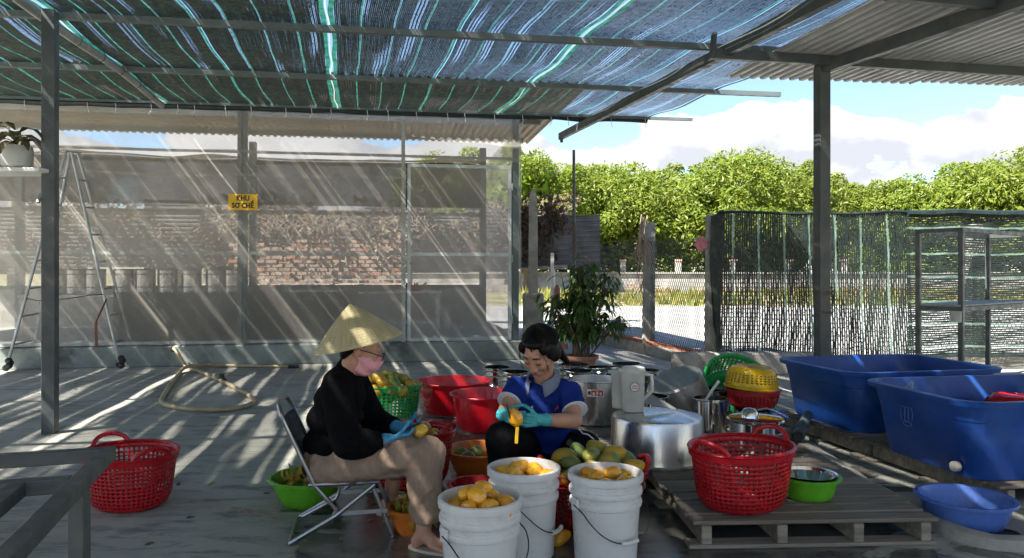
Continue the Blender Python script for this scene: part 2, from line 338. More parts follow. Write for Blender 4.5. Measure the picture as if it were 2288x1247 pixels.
def make_special():
    m, nt = smat('palm_leaf_hat'); t = nt.nodes.new('ShaderNodeTexCoord'); sp = nt.nodes.new('ShaderNodeSeparateXYZ'); nt.links.new(t.outputs['Object'], sp.inputs[0])
    ang = mth(nt, 'ARCTAN2', sp.outputs[1], sp.outputs[0]); ring = mth(nt, 'SINE', mth(nt, 'MULTIPLY', sp.outputs[2], 560))
    cb = nt.nodes.new('ShaderNodeCombineXYZ'); nt.links.new(mth(nt, 'MULTIPLY', ang, 14), cb.inputs[0]); nt.links.new(mth(nt, 'MULTIPLY', sp.outputs[2], 6), cb.inputs[1])
    n1 = nz(nt, cb.outputs[0], 2.2, 5)
    c = mixc(nt, mapr(nt, n1, .3, .7), (.36, .30, .15), (.52, .44, .25)); c = mixc(nt, mapr(nt, ring, .55, 1, 0, .35), c, (.24, .20, .10))
    p = principled(nt, c, .6); nt.links.new(bumpn(nt, mth(nt, 'ADD', n1, mth(nt, 'MULTIPLY', ring, .25)), .35, .004), p.inputs['Normal']); finish(nt, p.outputs[0]); M['hat'] = m
    m, nt = smat('clear_water'); g = nt.nodes.new('ShaderNodeBsdfGlossy'); g.inputs['Roughness'].default_value = .03
    tr = nt.nodes.new('ShaderNodeBsdfTransparent'); tr.inputs[0].default_value = (.93, .90, .80, 1); fr = nt.nodes.new('ShaderNodeFresnel'); fr.inputs[0].default_value = 1.33
    nt.links.new(bumpn(nt, nz(nt, coords(nt), 30, 3), .15), fr.inputs['Normal']); nt.links.new(bumpn(nt, nz(nt, coords(nt), 30, 3), .15), g.inputs['Normal'])
    x = nt.nodes.new('ShaderNodeMixShader'); nt.links.new(fr.outputs[0], x.inputs[0]); nt.links.new(tr.outputs[0], x.inputs[1]); nt.links.new(g.outputs[0], x.inputs[2]); finish(nt, x.outputs[0]); M['water'] = m
    # yard floor: trowelled grey-green concrete with stains, hairline scuffs and wet patches round the work place
    m, nt = smat('wet_yard_concrete'); v = coords(nt)
    a = mapr(nt, nz(nt, v, .9, 9, .62), .3, .7); c = mixc(nt, a, (.27, .267, .232), (.46, .445, .385))
    c = mixc(nt, mth(nt, 'MULTIPLY', mapr(nt, nz(nt, coords(nt, (1, 3.2, 1)), 2.6, 10, .72, .5), .48, .64), .8), c, (.135, .142, .13))
    c = mixc(nt, mth(nt, 'MULTIPLY', mapr(nt, nz(nt, v, 14, 8, .7), .52, .75), .35), c, (.40, .41, .38))
    c = mixc(nt, mth(nt, 'MULTIPLY', mapr(nt, nz(nt, v, 160, 3), .5, .8), .25), c, (.10, .10, .095))
    sp = nt.nodes.new('ShaderNodeSeparateXYZ'); nt.links.new(v, sp.inputs[0])
    dx = mth(nt, 'MULTIPLY', mth(nt, 'SUBTRACT', sp.outputs[0], .55), .52); dy = mth(nt, 'MULTIPLY', mth(nt, 'SUBTRACT', sp.outputs[1], 4.0), .36)
    dd = mth(nt, 'SQRT', mth(nt, 'ADD', mth(nt, 'MULTIPLY', dx, dx), mth(nt, 'MULTIPLY', dy, dy)))
    reg = mapr(nt, dd, .35, 1.35, .26, -.16)
    wet = mapr(nt, mth(nt, 'ADD', nz(nt, coords(nt, (1, 1.6, 1)), 1.9, 8, .6, .6), reg), .54, .60)
    drk = mixc(nt, 1, c, (.34, .345, .345), 'MULTIPLY'); c = mixc(nt, wet, c, drk)
    rr = mapr(nt, wet, 0, 1, .62, .16); rr = mth(nt, 'ADD', rr, mapr(nt, nz(nt, v, 9, 6), .3, .7, -.06, .1))
    p = principled(nt, c, rr); nt.links.new(bumpn(nt, mth(nt, 'ADD', nz(nt, v, 60, 6, .7), nz(nt, v, 6, 4)), .10), p.inputs['Normal']); finish(nt, p.outputs[0]); M['floor'] = m
    m, nt = smat('earth_and_grass'); v = coords(nt)
    c = mixc(nt, mapr(nt, nz(nt, v, .35, 8, .65), .42, .58), (.30, .23, .15), (.11, .15, .035)); c = mixc(nt, mth(nt, 'MULTIPLY', mapr(nt, nz(nt, v, 1.4, 8, .7), .5, .7), .6), c, (.34, .30, .18))
    p = principled(nt, c, .95); nt.links.new(bumpn(nt, nz(nt, v, 12, 6), .5), p.inputs['Normal']); finish(nt, p.outputs[0]); M['earth'] = m
    M['yard'] = pm('pale_sunlit_concrete', (.31, .305, .29), .85, 0, .12, .8, .15, 30, dirt=(.30, .28, .25), dirt_amt=.5, dscale=.6)
make_special()
# ------------------------------------------------------------------ ground
def sheet(x0, x1, y0, y1, z, nx=1, ny=1):
    b = B(); vs = [(x0+(x1-x0)*i/nx, y0+(y1-y0)*j/ny, z) for j in range(ny+1) for i in range(nx+1)]
    return b.add(vs, [(j*(nx+1)+i, j*(nx+1)+i+1, (j+1)*(nx+1)+i+1, (j+1)*(nx+1)+i) for j in range(ny) for i in range(nx)])
tag(sheet(-500, 500, -200, 900, -.03).build('ground', M['earth']), 'dry earth and grass ground beyond the fence', kind='structure')
tag(sheet(-1, 60, 9.0, 27, -.012).build('road', M['yard']), 'sunlit pale concrete yard beyond the wire fence', kind='structure')
tag(sheet(-70, 70, -60, -6.1, -.010).build('road', M['yard']), 'unseen sunlit concrete yard added on the near side for bounced light', kind='structure')  # unseen sheet added to bounce sunlight up under the roofs
tag(sheet(-60, -11.1, -6, 9.5, -.011).build('road', M['yard']), 'unseen sunlit concrete yard added on the far left for bounced light', kind='structure')  # also out of view, put in for bounced light from the left
tag(sheet(-11, 9.5, -6, 10.9, 0.0).build('floor', M['floor']), 'stained grey concrete yard floor with wet patches', kind='structure')

# ------------------------------------------------------------------ shade canopy: steel frame and net (canopy axes: lx across the stripes, ly along them)
CY = R(12.5)
def cz(ly): return 3.05+.036*ly
def cw(lx, ly, z): return Vector((lx*math.cos(CY)-ly*math.sin(CY), lx*math.sin(CY)+ly*math.cos(CY), z))
shel = thing('steel_shelter', 'grey steel post and pipe frame carrying the striped shade net', 'shelter', gnd(112, 975))
def post(b, x, y, z0, z1, w_=.09, rz=CY): return b.box((x, y, (z0+z1)/2), (w_, w_, z1-z0), rz, .004)
p0 = gnd(112, 968)
post(B(), p0.x, p0.y, 0, cz(6.0)-.10, .092).build('post', M['steel'], shel, world=True)
post(B(), 3.6, -.8, 0, 3.0, .092).build('post', M['steel'], shel, world=True)
post(B(), -4.6, 1.2, 0, 3.0, .092).build('post', M['steel'], shel, world=True)
for c in (8.09, 6.29, 4.45, 2.6):
    a = [cw(lx, c-.0785*lx, cz(c-.0785*lx)-.055) for lx in (-7.2, 4.9 if c > 7 else 4.4)]
    B().bar(a[0], a[1], .055, .05).build('purlin', M['house_steel'], shel, world=True)
B().bar(cw(-6.8, 10.02+.53, cz(10.5)-.03), cw(4.75, 10.02-.37, cz(9.7)-.03), .045, .04).build('purlin', M['house_steel'], shel, world=True)
pp = [cw(-2.32-.05*math.sin((ly+1)*.5), ly, cz(ly)-.095+.015*math.sin(ly*1.7)) for ly in [-2+.6*i for i in range(21)]]
B().tube(pp, .038, 10).build('pipe_beam', M['galv'], shel, True, world=True)
for i in range(3, 20):
    q = pp[i]; B().tube([q+Vector((.055*math.cos(a), 0, .055*math.sin(a))) for a in [k*math.pi/4 for k in range(8)]], .003, 5, True).build('wire_tie', M['blackwire'], shel, world=True)
B().bar(cw(3.16, 10.85, cz(10.6)-.15), cw(3.16, -1.5, cz(-1.5)-.15), .06, .10).build('beam', M['steel'], shel, world=True)
B().bar(cw(3.16, 10.78, cz(10.6)-.25), cw(3.16, 10.78, cz(10.6)-.10), .045).build('beam_end', M['steel'], shel, world=True)

net = thing('shade_net', 'black striped shade net with green bands stretched overhead', 'shade net', (0, 0, 0), CY)
def nwob(lx, ly): return .030*noise.noise((lx*.35, ly*.55, 0))+.012*noise.noise((lx*1.1, ly*1.9, 3))
def nzed(lx, ly):
    t = (ly+.0785*lx-.75)/1.84; return cz(ly)-.02-.035*math.sin(math.pi*(t % 1))**2+.012*noise.noise((lx*.9, ly*.8, 9))
blk = B(); grn = B(); pale = B(); thr = B()
def tape(b, lx, wd, y0, y1, step=.22, dz=0., ph=0., jit=.0003, thin=False):
    n = max(2, int((y1-y0)/step)); vs = []
    for i in range(n+1):
        ly = y0+(y1-y0)*i/n; x = lx+nwob(lx, ly)+jit*math.sin(ly*5+ph*9)
        wv = wd*(1+.015*math.sin(ly*3.1+ph*20)); z = nzed(lx, ly)+dz
        if thin: q = noise.noise((lx*8.5, ly*.75, 2.2))+.35*noise.noise((lx*2, ly*.5, 6)); wv *= 1-.66*min(1, max(0, (q-.22)/.22))
        vs += [(x-wv/2, ly, z), (x+wv/2, ly, z+.0015)]
    b.add(vs, [(2*i, 2*i+1, 2*i+3, 2*i+2) for i in range(n)])
rn = random.Random(3)
seams = [-6.55, -4.43, -2.30, -.16, 1.97, 4.14]
for k in range(5):
    x0, x1 = seams[k], seams[k+1]; wdt = x1-x0; bands = [x0+wdt*j/8 for j in range(1, 8)]
    lx = x0+.062; done = set(); cnt = 0
    while lx < x1-.058:
        far = 10.04-.0785*lx; near = 1.3
        nb = min(bands, key=lambda q: abs(q-lx)); j = bands.index(nb)
        if abs(nb-lx) < .009 and j not in done:
            done.add(j)
            wd = .024 if j == 3 else (.009 if j % 2 else .014); lx += wd/2-.0065+(.002 if j % 2 else .0); tape(grn, lx, wd, near, far, ph=rn.random()); lx += wd/2+.0072+(.008 if j == 3 else .0015); continue
        cnt += 1; g = (.0009+.0009*rn.random() if cnt % 2 else -.0002)+(.008 if rn.random() < .008 else 0)
        tape(blk, lx, .0143-g, near, far, ph=rn.random(), thin=cnt % 2 == 1)
        yy = max(near, 3.6)
        while yy < far:
            yy += rn.expovariate(1/.10)
            x = lx+.0071+nwob(lx, yy); z = nzed(lx, yy)-.001; h = rn.uniform(.004, .018)
            thr.add([(x-.004, yy, z), (x+.004, yy+rn.uniform(-.003, .003), z), (x+.004, yy+h, z), (x-.004, yy+h, z)], [(0, 1, 2, 3)])
        lx += .0143
    for sgn in (-1, 1):                                     # sewn seam: a green selvedge each side of an open slit
        if k == 0 and sgn < 0: continue
        tape(grn, x1+sgn*.037 if k < 4 else x1-.03, .042, 1.3, 10.04-.0785*x1, .10, -.006, rn.random(), .006)
    if k < 4: tape(pale, x1-.001, .012, 1.3, 10.04-.0785*x1, .10, -.010, rn.random(), .008)
t_ = blk.build('net_tape', M['black_net'], net); t_['kind'] = 'stuff'
t_ = grn.build('green_band', M['green_net'], net); t_['kind'] = 'stuff'
t_ = pale.build('seam_cord', M['pale_net'], net)
t_ = thr.build('knit_thread', M['black_net'], net); t_['kind'] = 'stuff'
b = B(); n = 90                                             # rolled black hem along the far edge
hem = [(lx, 10.05-.0785*lx, nzed(lx, 10.0)-.035+.02*noise.noise((lx*2, 0, 1))) for lx in [-6.5+10.6*i/n for i in range(n+1)]]
b.tube(hem, [.040+.014*noise.noise((p[0]*3, 2, 2)) for p in hem], 8).build('hem_roll', M['black_net'], net, True)
for i in range(30):
    lx = -6+10*i/29+rnd(-.1, .1); z = nzed(lx, 10)-.05; B().tube([(lx, 10.0-.0785*lx, z+.02), (lx+.01, 9.99-.0785*lx, z-.06), (lx+.03*rnd(-1, 1), 9.985-.0785*lx, z-.11)], .004, 5).build('net_clip', M['white'], net)

# ------------------------------------------------------------------ corrugated shed roof on the right
def corr(b, x0, x1, y0, y1, z, pitch=.10, amp=.026, axes=None, slope=0.):
    n = max(1, round((x1-x0)/pitch)); pr = []
    for i in range(n):
        for f, h in ((0, 0), (.26, 0), (.42, 1), (.74, 1), (.9, 0)): pr.append((x0+(x1-x0)*(i+f)/n, h*amp))
    pr.append((x1, 0)); ax = axes or (lambda x, y, z: (x, y, z)); vs = []
    for x, h in pr: vs += [ax(x, y0, z+h), ax(x, y1, z+h+slope*(y1-y0))]
    return b.add(vs, [(2*i, 2*i+2, 2*i+3, 2*i+1) for i in range(len(pr)-1)])
shed = thing('corrugated_shed_roof', 'zinc corrugated roof on a single dark post over the blue tubs', 'shed roof', (2.77, 6.6, 0))
for i in range(6):
    x0 = 3.58+i*.98; b = corr(B(), x0, x0+1.02, -2.5, 6.62-.05*i+(.04 if i % 2 else 0), 3.115+(.004 if i % 2 else 0), axes=lambda x, y, z: cw(x, y-.0785*(x-3.6), z))
    solid(b.build('roof_sheet', M['tin'], shed, world=True), .0015)
post(B(), 2.77, 6.6, 0, 3.03, .105).build('post', M['steel'], shed, world=True)
B().bar((2.75, 6.66, 3.035), (4.62, 1.85, 3.035), .062, .11).build('beam', M['steel'], shed, world=True)
B().bar((1.69, 6.28, 3.065), (6.6, 7.20, 3.065), .05, .085).build('cross_beam', M['steel'], shed, world=True)
B().bar((2.50, 4.93, 3.066), (6.4, 5.75, 3.066), .05, .085).build('cross_beam', M['steel'], shed, world=True)
B().bar((1.70, 6.28, 3.02), (1.72, 6.28, 3.24), .04, .05).build('hanger', M['steel'], shed, world=True)
b = B(); b.box((2.77, 6.535, .85), (.115, .02, .02)); b.box((2.77, 6.6, 1.02), (.112, .112, .035), CY); b.build('weld_band', M['bark'], shed, world=True)
# unseen sheet roof behind the viewer, sheet ends set to shade floor and pallets
back = thing('unseen_shade_roof', 'unseen zinc sheet roof shading the near end of the yard', 'shed roof', (-3.5, 0, 0))
for i, (x0, x1, ye) in enumerate(((-8.5, -6.4, 3.4), (-6.43, -4.3, 3.4), (-4.33, -2.3, 3.4), (-2.33, -.3, 2.0), (-.33, .6, 2.6), (.57, 3.5, 1.5))):
    solid(corr(B(), x0, x1, -2.4, ye, 3.34+.004*(i % 2), axes=lambda x, y, z: cw(x, y, z)).build('roof_sheet', M['tin'], back, world=True), .0015)
for q in (cw(-2.5, -2.2, 0), cw(-7.8, -2.2, 0), cw(-7.8, 2.4, 0)): post(B(), q.x, q.y, 0, 3.33).build('post', M['steel'], back, world=True)

# ------------------------------------------------------------------ screen house (local axes: x along its front, y away, origin at its right front corner)
HA = R(9.3); hs = thing('screen_house', 'long insect screened room with grey posts, door and tin roof', 'screen house', (.10, 10.3, 0), HA)
HW = 10.4
B().box((-HW/2+.06, 1.95, .13), (HW+.12, 4.1, .26), 0, .01).build('plinth', M['curb'], hs)
for x in (-.045, -3.70, -6.75, -10.2):
    B().box((x, .07, .26+1.68), (.09 if x > -1 else .12, .09, 3.36), 0, .004).build('post', M['house_steel'], hs)
for x in (-.05, -4.22, -8.06):
    B().box((x, 3.75, .26+1.65), (.12, .12, 3.3), 0, .004).build('post', M['house_steel'], hs)
for z, x0, x1, h in ((1.46, -HW, -1.56, .04), (3.30, -HW, 0, .06), (.29, -HW, -1.56, .04), (2.80, -HW, 0, .03)):
    B().box(((x0+x1)/2, .06, z), (x1-x0-.1, .035, h)).build('rail', M['white_steel'], hs)
for z in (3.2, 2.3, .95): B().box((-HW/2, 3.75, z), (HW, .05, .06)).build('rail', M['house_steel'], hs)
def wavy(x0, x1, z0, z1, y, amp, nx, nz_, seed=0):
    b = B(); vs = []
    for j in range(nz_+1):
        for i in range(nx+1):
            x = x0+(x1-x0)*i/nx; z = z0+(z1-z0)*j/nz_; vs.append((x, y+amp*noise.noise((x*1.3, z*.9, seed)), z))
    return b.add(vs, [(j*(nx+1)+i, j*(nx+1)+i+1, (j+1)*(nx+1)+i+1, (j+1)*(nx+1)+i) for j in range(nz_) for i in range(nx)])
wavy(-HW, -3.70, .27, 3.60, .015, .03, 40, 24, 1).build('screen_panel', M['screen'], hs, True)
wavy(-3.695, -1.56, .27, 3.60, .015, .03, 24, 24, 2).build('screen_panel', M['screen'], hs, True)
wavy(-1.56, .005, 2.74, 3.60, .015, .02, 14, 10, 3).build('screen_panel', M['screen'], hs, True)
b = B(); sc_ = wavy(.02, 3.9, .27, 3.3, 0, .05, 30, 20, 4); sc_.v = [(.035+.4*y, x, z) for x, y, z in sc_.v]; sc_.build('screen_panel', M['screen_side'], hs, True)
for z, x0, x1 in ((2.77, -HW, -1.6), (2.45, -HW, -1.6), (2.755, -1.5, 0.)):
    b = B(); vs = []; n = 60
    for i in range(n+1):
        x = x0+(x1-x0)*i/n; y = .005+.03*noise.noise((x*1.3, z*.9, 1)); dz = .05*noise.noise((x*.8, 0, z)); vs += [(x, y-.008, z+dz), (x, y-.010, z+.035+dz)]
    b.add(vs, [(2*i, 2*i+2, 2*i+3, 2*i+1) for i in range(n)]).build('screen_hem', M['screen_side'], hs)
# screen door
dr = B(); 
for x in (-1.52, -.13): dr.box((x, .03, 1.48), (.045, .035, 2.42))
for z in (.29, 1.455, 2.67): dr.box((-.825, .03, z), (1.35, .035, .05))
door = dr.build('door', M['white_steel'], hs, bevel=.003)
wavy(-1.50, -.15, .31, 2.65, .012, .012, 12, 18, 5).build('door_screen', M['screen'], door, True)
B().box((-1.50, -.01, 1.33), (.05, .03, .03)).build('latch', M['hose'], door)
for z in (.55, 1.4, 2.4): B().tube([(-.10, .0, z-.05), (-.10, .0, z+.05)], .012, 8).build('hinge', M['galv'], door)
for x in (-1.60,): B().box((x, .05, 1.9), (.05, .05, 3.28)).build('door_post', M['white_steel'], hs)
# roof of the room
for i in range(12):
    x0 = -HW-.2+i*1.0; solid(corr(B(), x0, min(x0+1.03, .95), -.25, 4.5, 3.80+.003*(i % 2), pitch=.13, amp=.03, slope=.0).build('roof_sheet', M['tin_brown'], hs), .0015)
for y in (.6, 2.2, 3.9): B().box((-HW/2+.35, y, 3.76), (HW+.8, .06, .07)).build('purlin', M['house_steel'], hs)
B().box((-3.70, .07, 3.5), (.05, .02, .05)).build('meter_box', M['white'], hs)
# dark curtains and canvas strip on the far side
b = B(); vs = []; n = 60
for i in range(n+1):
    x = -HW+HW*i/n; s = .14*noise.noise((x*.5, 4, 0)); vs += [(x, 3.70, 2.42+.03*noise.noise((x, 1, 1))), (x, 3.70, 3.24+s)]
b.add(vs, [(2*i, 2*i+2, 2*i+3, 2*i+1) for i in range(n)]).build('dark_curtain', M['fine_net'], hs)
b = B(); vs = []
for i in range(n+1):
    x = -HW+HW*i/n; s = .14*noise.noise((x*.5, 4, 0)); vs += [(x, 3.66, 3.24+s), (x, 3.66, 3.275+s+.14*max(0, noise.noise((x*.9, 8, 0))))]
b.add(vs, [(2*i, 2*i+2, 2*i+3, 2*i+1) for i in range(n)]).build('lit_mesh_strip', M['beige'], hs)  # beige colour stands in for a mesh fold lit by the sky
B().box((-HW/2, 3.80, .62), (HW, .12, .72)).build('low_wall', M['concrete'], hs)
wavy(-HW, 0, 1.0, 2.42, 3.68, .02, 20, 8, 8).build('screen_panel', M['screen'], hs)
bd = B(); bd.box((-3.82, .42, .60), (3.2, .03, .68), rot=Matrix.Rotation(R(-6), 3, 'X')); bd.build('kick_board', M['darkboard'], hs)

def hw(x, y, z=0.):                                          # house axes -> world
    return Vector((.10+x*math.cos(HA)-y*math.sin(HA), 10.3+x*math.sin(HA)+y*math.cos(HA), z))
# tables and canisters inside
def table(name, label, x0, x1, y, z, mat, dpt=.6):
    t = thing(name, label, 'table', hw((x0+x1)/2, y, .26), HA); hx = (x1-x0)/2
    B().box((0, 0, z-.28), (2*hx, dpt, .04), 0, .005).build('table_top', mat, t)
    for sx in (-1, 1):
        for sy in (-1, 1): B().box((sx*(hx-.04), sy*(dpt/2-.04), (z-.30)/2), (.04, .04, z-.30)).build('leg', mat, t)
    B().box((0, dpt/2-.04, .12), (2*hx-.1, .03, .03)).build('stretcher', mat, t); B().box((0, -dpt/2+.04, .12), (2*hx-.1, .03, .03)).build('stretcher', mat, t); return t
table('steel_table', 'long steel table behind the screen carrying the row of canisters', -7.3, -3.75, 2.3, .87, M['galv'])
table('white_table', 'white framed table inside the screen room behind the door', -3.45, -.95, 2.4, .90, M['white'])
def canister(loc, k):
    t = thing('canister', 'shiny stainless canister standing in the row on the table behind the screen', 'canister', loc, rnd(0, 6), 'canisters on the table in the screen room')
    B().lathe([(0, 0), (.150, 0), (.155, .012), (.150, .03), (.150, .10), (.156, .108), (.150, .116), (.150, .30), (.156, .308), (.150, .316), (.150, .37), (.157, .382), (.150, .392), (.140, .392), (.14, .02), (0, .02)], 36).build('body', M['canister_steel'], t, 30)
    return t
c0 = None
for k, px in enumerate((132, 170, 213, 277, 325, 375, 428, 482, 522)):
    ratio = (px-1144)/1650; y = 2.25
    # solve for the house x at this picture column
    A = .10-y*math.sin(HA); D0 = 10.3+y*math.cos(HA); x = (ratio*D0-A)/(math.cos(HA)-ratio*math.sin(HA))
    loc = hw(x, y, .872)
    if c0 is None: c = c0 = canister(loc, k)
    else: c = dup(c0); c.location = loc; c.rotation_euler = (0, 0, rnd(0, 6))
    c['label'] = 'shiny canister, %s from the left in the row behind the screen' % 'first second third fourth fifth sixth seventh eighth ninth'.split()[k]
t = thing('steamer_tray', 'brown round tray lying on a canister behind the screen', 'tray', hw(-4.42, 2.25, 1.266))
B().lathe([(0, 0), (.17, 0), (.19, .03), (.18, .035), (.165, .012), (0, .012)], 30).build('dish', M['wood2'], t, 35)
for j in range(3):
    t = thing('bamboo_tray', ('lowest', 'middle', 'topmost')[j]+' flat round tray of the pile on the white table', 'tray', hw(-2.2+.03*j, 2.35, .902+.028*j))
    B().lathe([(0, 0), (.42, 0), (.44, .026), (.43, .026), (.41, .008), (0, .008)], 36, sy=.6).build('dish', M['wood2' if j % 2 else 'beige'], t, 35)
t = thing('red_bowl', 'red plastic bowl with upturned points on the white table', 'bowl', hw(-1.35, 2.35, .902))
b = B(); b.lathe([(0, 0), (.10, 0), (.15, .10), (.14, .10), (.09, .012), (0, .012)], 28)
for a in (0, 1.57, 3.14, 4.7): b.tube([(.13*math.cos(a), .13*math.sin(a), .08), (.18*math.cos(a), .18*math.sin(a), .14)], [.03, .006], 6)
b.build('shell', M['darkred'], t, 40)
t = thing('glass_bottle', 'clear pale bottle standing on the floor behind the screen door', 'bottle', hw(-.86, 1.9, .26))
B().lathe([(0, 0), (.045, 0), (.048, .01), (.048, .22), (.02, .29), (.017, .36), (.022, .365), (.022, .385), (0, .385)], 20).build('body', M['jug'], t, 40)

# sign on the house post
sg = thing('area_sign', 'yellow sign with two lines of black letters on the screen house post', 'sign', hw(-3.68, -.01, 2.03), HA)
B().box((0, -.012, .10), (.365, .006, .21)).build('board', M['signyellow'], sg)
def text(s, size, loc, mat, parent, off=.004, rx=R(90), ext=.001, rz=0., name='lettering'):
    cu = bpy.data.curves.new('lettering', 'FONT'); cu.body = s; cu.size = size; cu.align_x = 'CENTER'; cu.align_y = 'CENTER'; cu.offset = off*.8; cu.extrude = ext; cu.space_character = 1.08
    o = bpy.data.objects.new(name, cu); C.objects.link(o); o.parent = parent; o.location = loc; o.rotation_euler = (rx, 0, rz); bpy.context.view_layer.update(); me = bpy.data.meshes.new_from_object(o.evaluated_get(bpy.context.evaluated_depsgraph_get())); C.objects.unlink(o); bpy.data.objects.remove(o)
    o = link(name, me, mat, parent); o.data.materials.clear(); o.data.materials.append(mat); o.location = loc; o.rotation_euler = (rx, 0, rz); o.scale = (.86, 1.08, 1); return o
text('KHU', .088, (0, -.017, .148), M['ink'], sg); text('SO CHẾ', .084, (.0, -.017, .052), M['ink'], sg)
B().tube([(-.047, -.018, .078), (-.040, -.018, .081), (-.0385, -.018, .092)], .0045, 6).build('letter_horn', M['ink'], sg)

# ------------------------------------------------------------------ behind the screen house: tin fence, brick piles, dry creepers
tf = thing('tin_fence', 'old dark corrugated fence overgrown with dry creeper behind the screen house', 'fence', (-4, 17.6, 0))
for i in range(15):
    b = B(); x0 = -16.4+i*1.18; ax = (lambda x, y, z: (x0+y, 17.6+.16*(x0+y)+z, x)); corr(b, 1.25+rnd(-.1, .1), 2.75+rnd(-.15, .1), 0, 1.22, rnd(0, .03), .09, .02, axes=ax)
    solid(b.build('fence_sheet', M['tin_old'], tf, world=True), .002)
for i in range(11): x = -16+i*1.7; B().box((x, 17.8+.16*x, 1.4), (.1, .1, 2.8)).build('post', M['concrete'], tf, world=True)
def scatter_leaves(b, cen, rad, n, size, rng, flat=.6, droop=0.):
    for _ in range(n):
        while True:
            d = Vector((rng.uniform(-1, 1), rng.uniform(-1, 1), rng.uniform(-1, 1)))
            if d.length <= 1: break
        p = Vector(cen)+Vector((d.x*rad[0], d.y*rad[1], d.z*rad[2])); u = Vector((rng.gauss(0, 1), rng.gauss(0, 1), rng.gauss(0, flat)-droop)).normalized(); v = u.orthogonal().normalized()
        v = (Matrix.Rotation(rng.uniform(0, 6.28), 3, u)@v); s = size*rng.uniform(.6, 1.4); m_ = u.cross(v)*s*.10
        b.add([p-u*s*.5, p+v*s*.22+m_, p+u*s*.5, p-v*s*.22+m_], [(0, 1, 2, 3)])
rg = random.Random(11)
b = B()
for i in range(64):
    x = rg.uniform(-12.5, 1.2); scatter_leaves(b, (x, 17.3+.16*x, rg.uniform(1.5, 2.9)), (.5, .25, .28), 60, .16, rg, 1, .4)
for i in range(26): scatter_leaves(b, (rg.uniform(-5.9, -1.9), 15.55, rg.uniform(1.2, 2.3)), (.22, .08, .3), 26, .13, rg, 1, .4)
o_ = tag(b.build('dry_creeper', M['dry']), 'brown dried creeper hanging over the dark fence behind the room', 'creeper', kind='stuff')
M['brick_pale'] = pm('sunlit_hazed_brick', (.40, .28, .21), .9, 0, .4, 4, .3)  # pale copy of the brick with sun and screen haze put into its colour
bp = thing('brick_stack', 'long stack of red bricks behind the screen house', 'brick stack', (-4, 16.2, 0))
bm_ = B().box((0, 0, 0), (.21, .10, .065), 0, .004).mesh('brick'); bm_.materials.append(M['brick_pale']); bm2 = bm_.copy(); bm2.materials.clear(); bm2.materials.append(M['brick'])
nb_ = 0
for r in range(20):
    for i in range(14):
        x = -5.75+i*.25+(.11 if r % 2 else 0)+rg.uniform(-.012, .012)
        if r > 14 and noise.noise((x*.9, r*.3, 5)) > .1: continue
        o = bpy.data.objects.new('brick', bm_ if rg.random() < .85 else bm2); C.objects.link(o); o.parent = bp; o.location = (x+4, .16*x+rg.uniform(-.02, .02), .42+r*.085); o.rotation_euler = (0, 0, R(9)+rg.uniform(-.06, .06)); nb_ += 1
B().box((.0, -.65, .19), (4.2, .3, .38), R(9)).build('footing', M['concrete'], bp)
b = B()
for i in range(260):
    p = Vector((rg.uniform(-6.0, -1.8), 16.1, 2.05+rg.uniform(0, .45))); p.y += .16*p.x; d = Vector((rg.uniform(-.22, .22), rg.uniform(-.1, .1), rg.uniform(-.16, .16))); b.tube([p-d, p+Vector((rg.uniform(-.05, .05), 0, .04)), p+d], .007, 4)
for i in range(8): scatter_leaves(b, (rg.uniform(-5.8, -2), 15.4, rg.uniform(1.3, 2.2)), (.4, .3, .3), 30, .12, rg, 1)
tag(b.build('brushwood', M['beige']), 'heap of dry pale twigs on top of the brick stack', 'brushwood', kind='stuff')
# ------------------------------------------------------------------ fence, hanging nets and things along it
fence = thing('wire_fence', 'chain link fence on square concrete posts around the yard', 'fence', (2.5, 9.2, 0))
F = [Vector((1.35, 13.6, 0)), Vector((2.03, 11.0, 0)), Vector((2.50, 9.2, 0)), Vector((4.2, 9.22, 0)), Vector((5.92, 9.45, 0)), Vector((7.6, 9.6, 0))]
for p, h, tilt in ((F[0], 1.9, 0), (F[1], 1.95, .01), (F[2], 1.93, .0), (F[4], 1.82, 0), (F[5], 1.9, 0)):
    b = B(); b.loft([[(p.x+sx*wd+tilt*z, p.y+sy*wd, z) for sx, sy in ((-1, -1), (1, -1), (1, 1), (-1, 1))] for z, wd in ((0, .082), (.6, .08), (1.2, .076), (h-.02, .07), (h, .06))]); b.build('fence_post', M['concrete'], fence, world=True)
def chain(p, q, z0, z1, cell=.058):
    d = q-p; ln = d.length; u = d/ln; nrm = Vector((-u.y, u.x, 0)); n = int(ln/cell); m = int((z1-z0)/(cell*.9)); b = B()
    for i in range(n+1):
        pts = []
        for j in range(m+1):
            s = (i+.5*(1 if j % 2 else -.0))*cell; pts.append(p+u*min(s, ln)+nrm*(.004 if j % 2 else -.004)+Vector((0, 0, z0+j*cell*.9)))
        b.tube(pts, .0036, 3, cap=False)
        pts = []
        for j in range(m+1):
            s = (i+1-.5*(1 if j % 2 else .0))*cell; pts.append(p+u*min(s, ln)+nrm*(-.004 if j % 2 else .004)+Vector((0, 0, z0+j*cell*.9)))
        b.tube(pts, .0036, 3, cap=False)
    for z in (z0, z1): b.tube([p+Vector((0, 0, z)), q+Vector((0, 0, z))], .003, 5)
    return b
for a, c_, off in ((0, 1, 0), (1, 2, 0), (2, 3, -.10), (3, 4, -.10), (4, 5, -.10)):
    o3 = Vector((0, off, 0)); chain(F[a]+o3, F[c_]+o3, .16, 1.72).build('wire_mesh', M['wire'], fence, world=True)
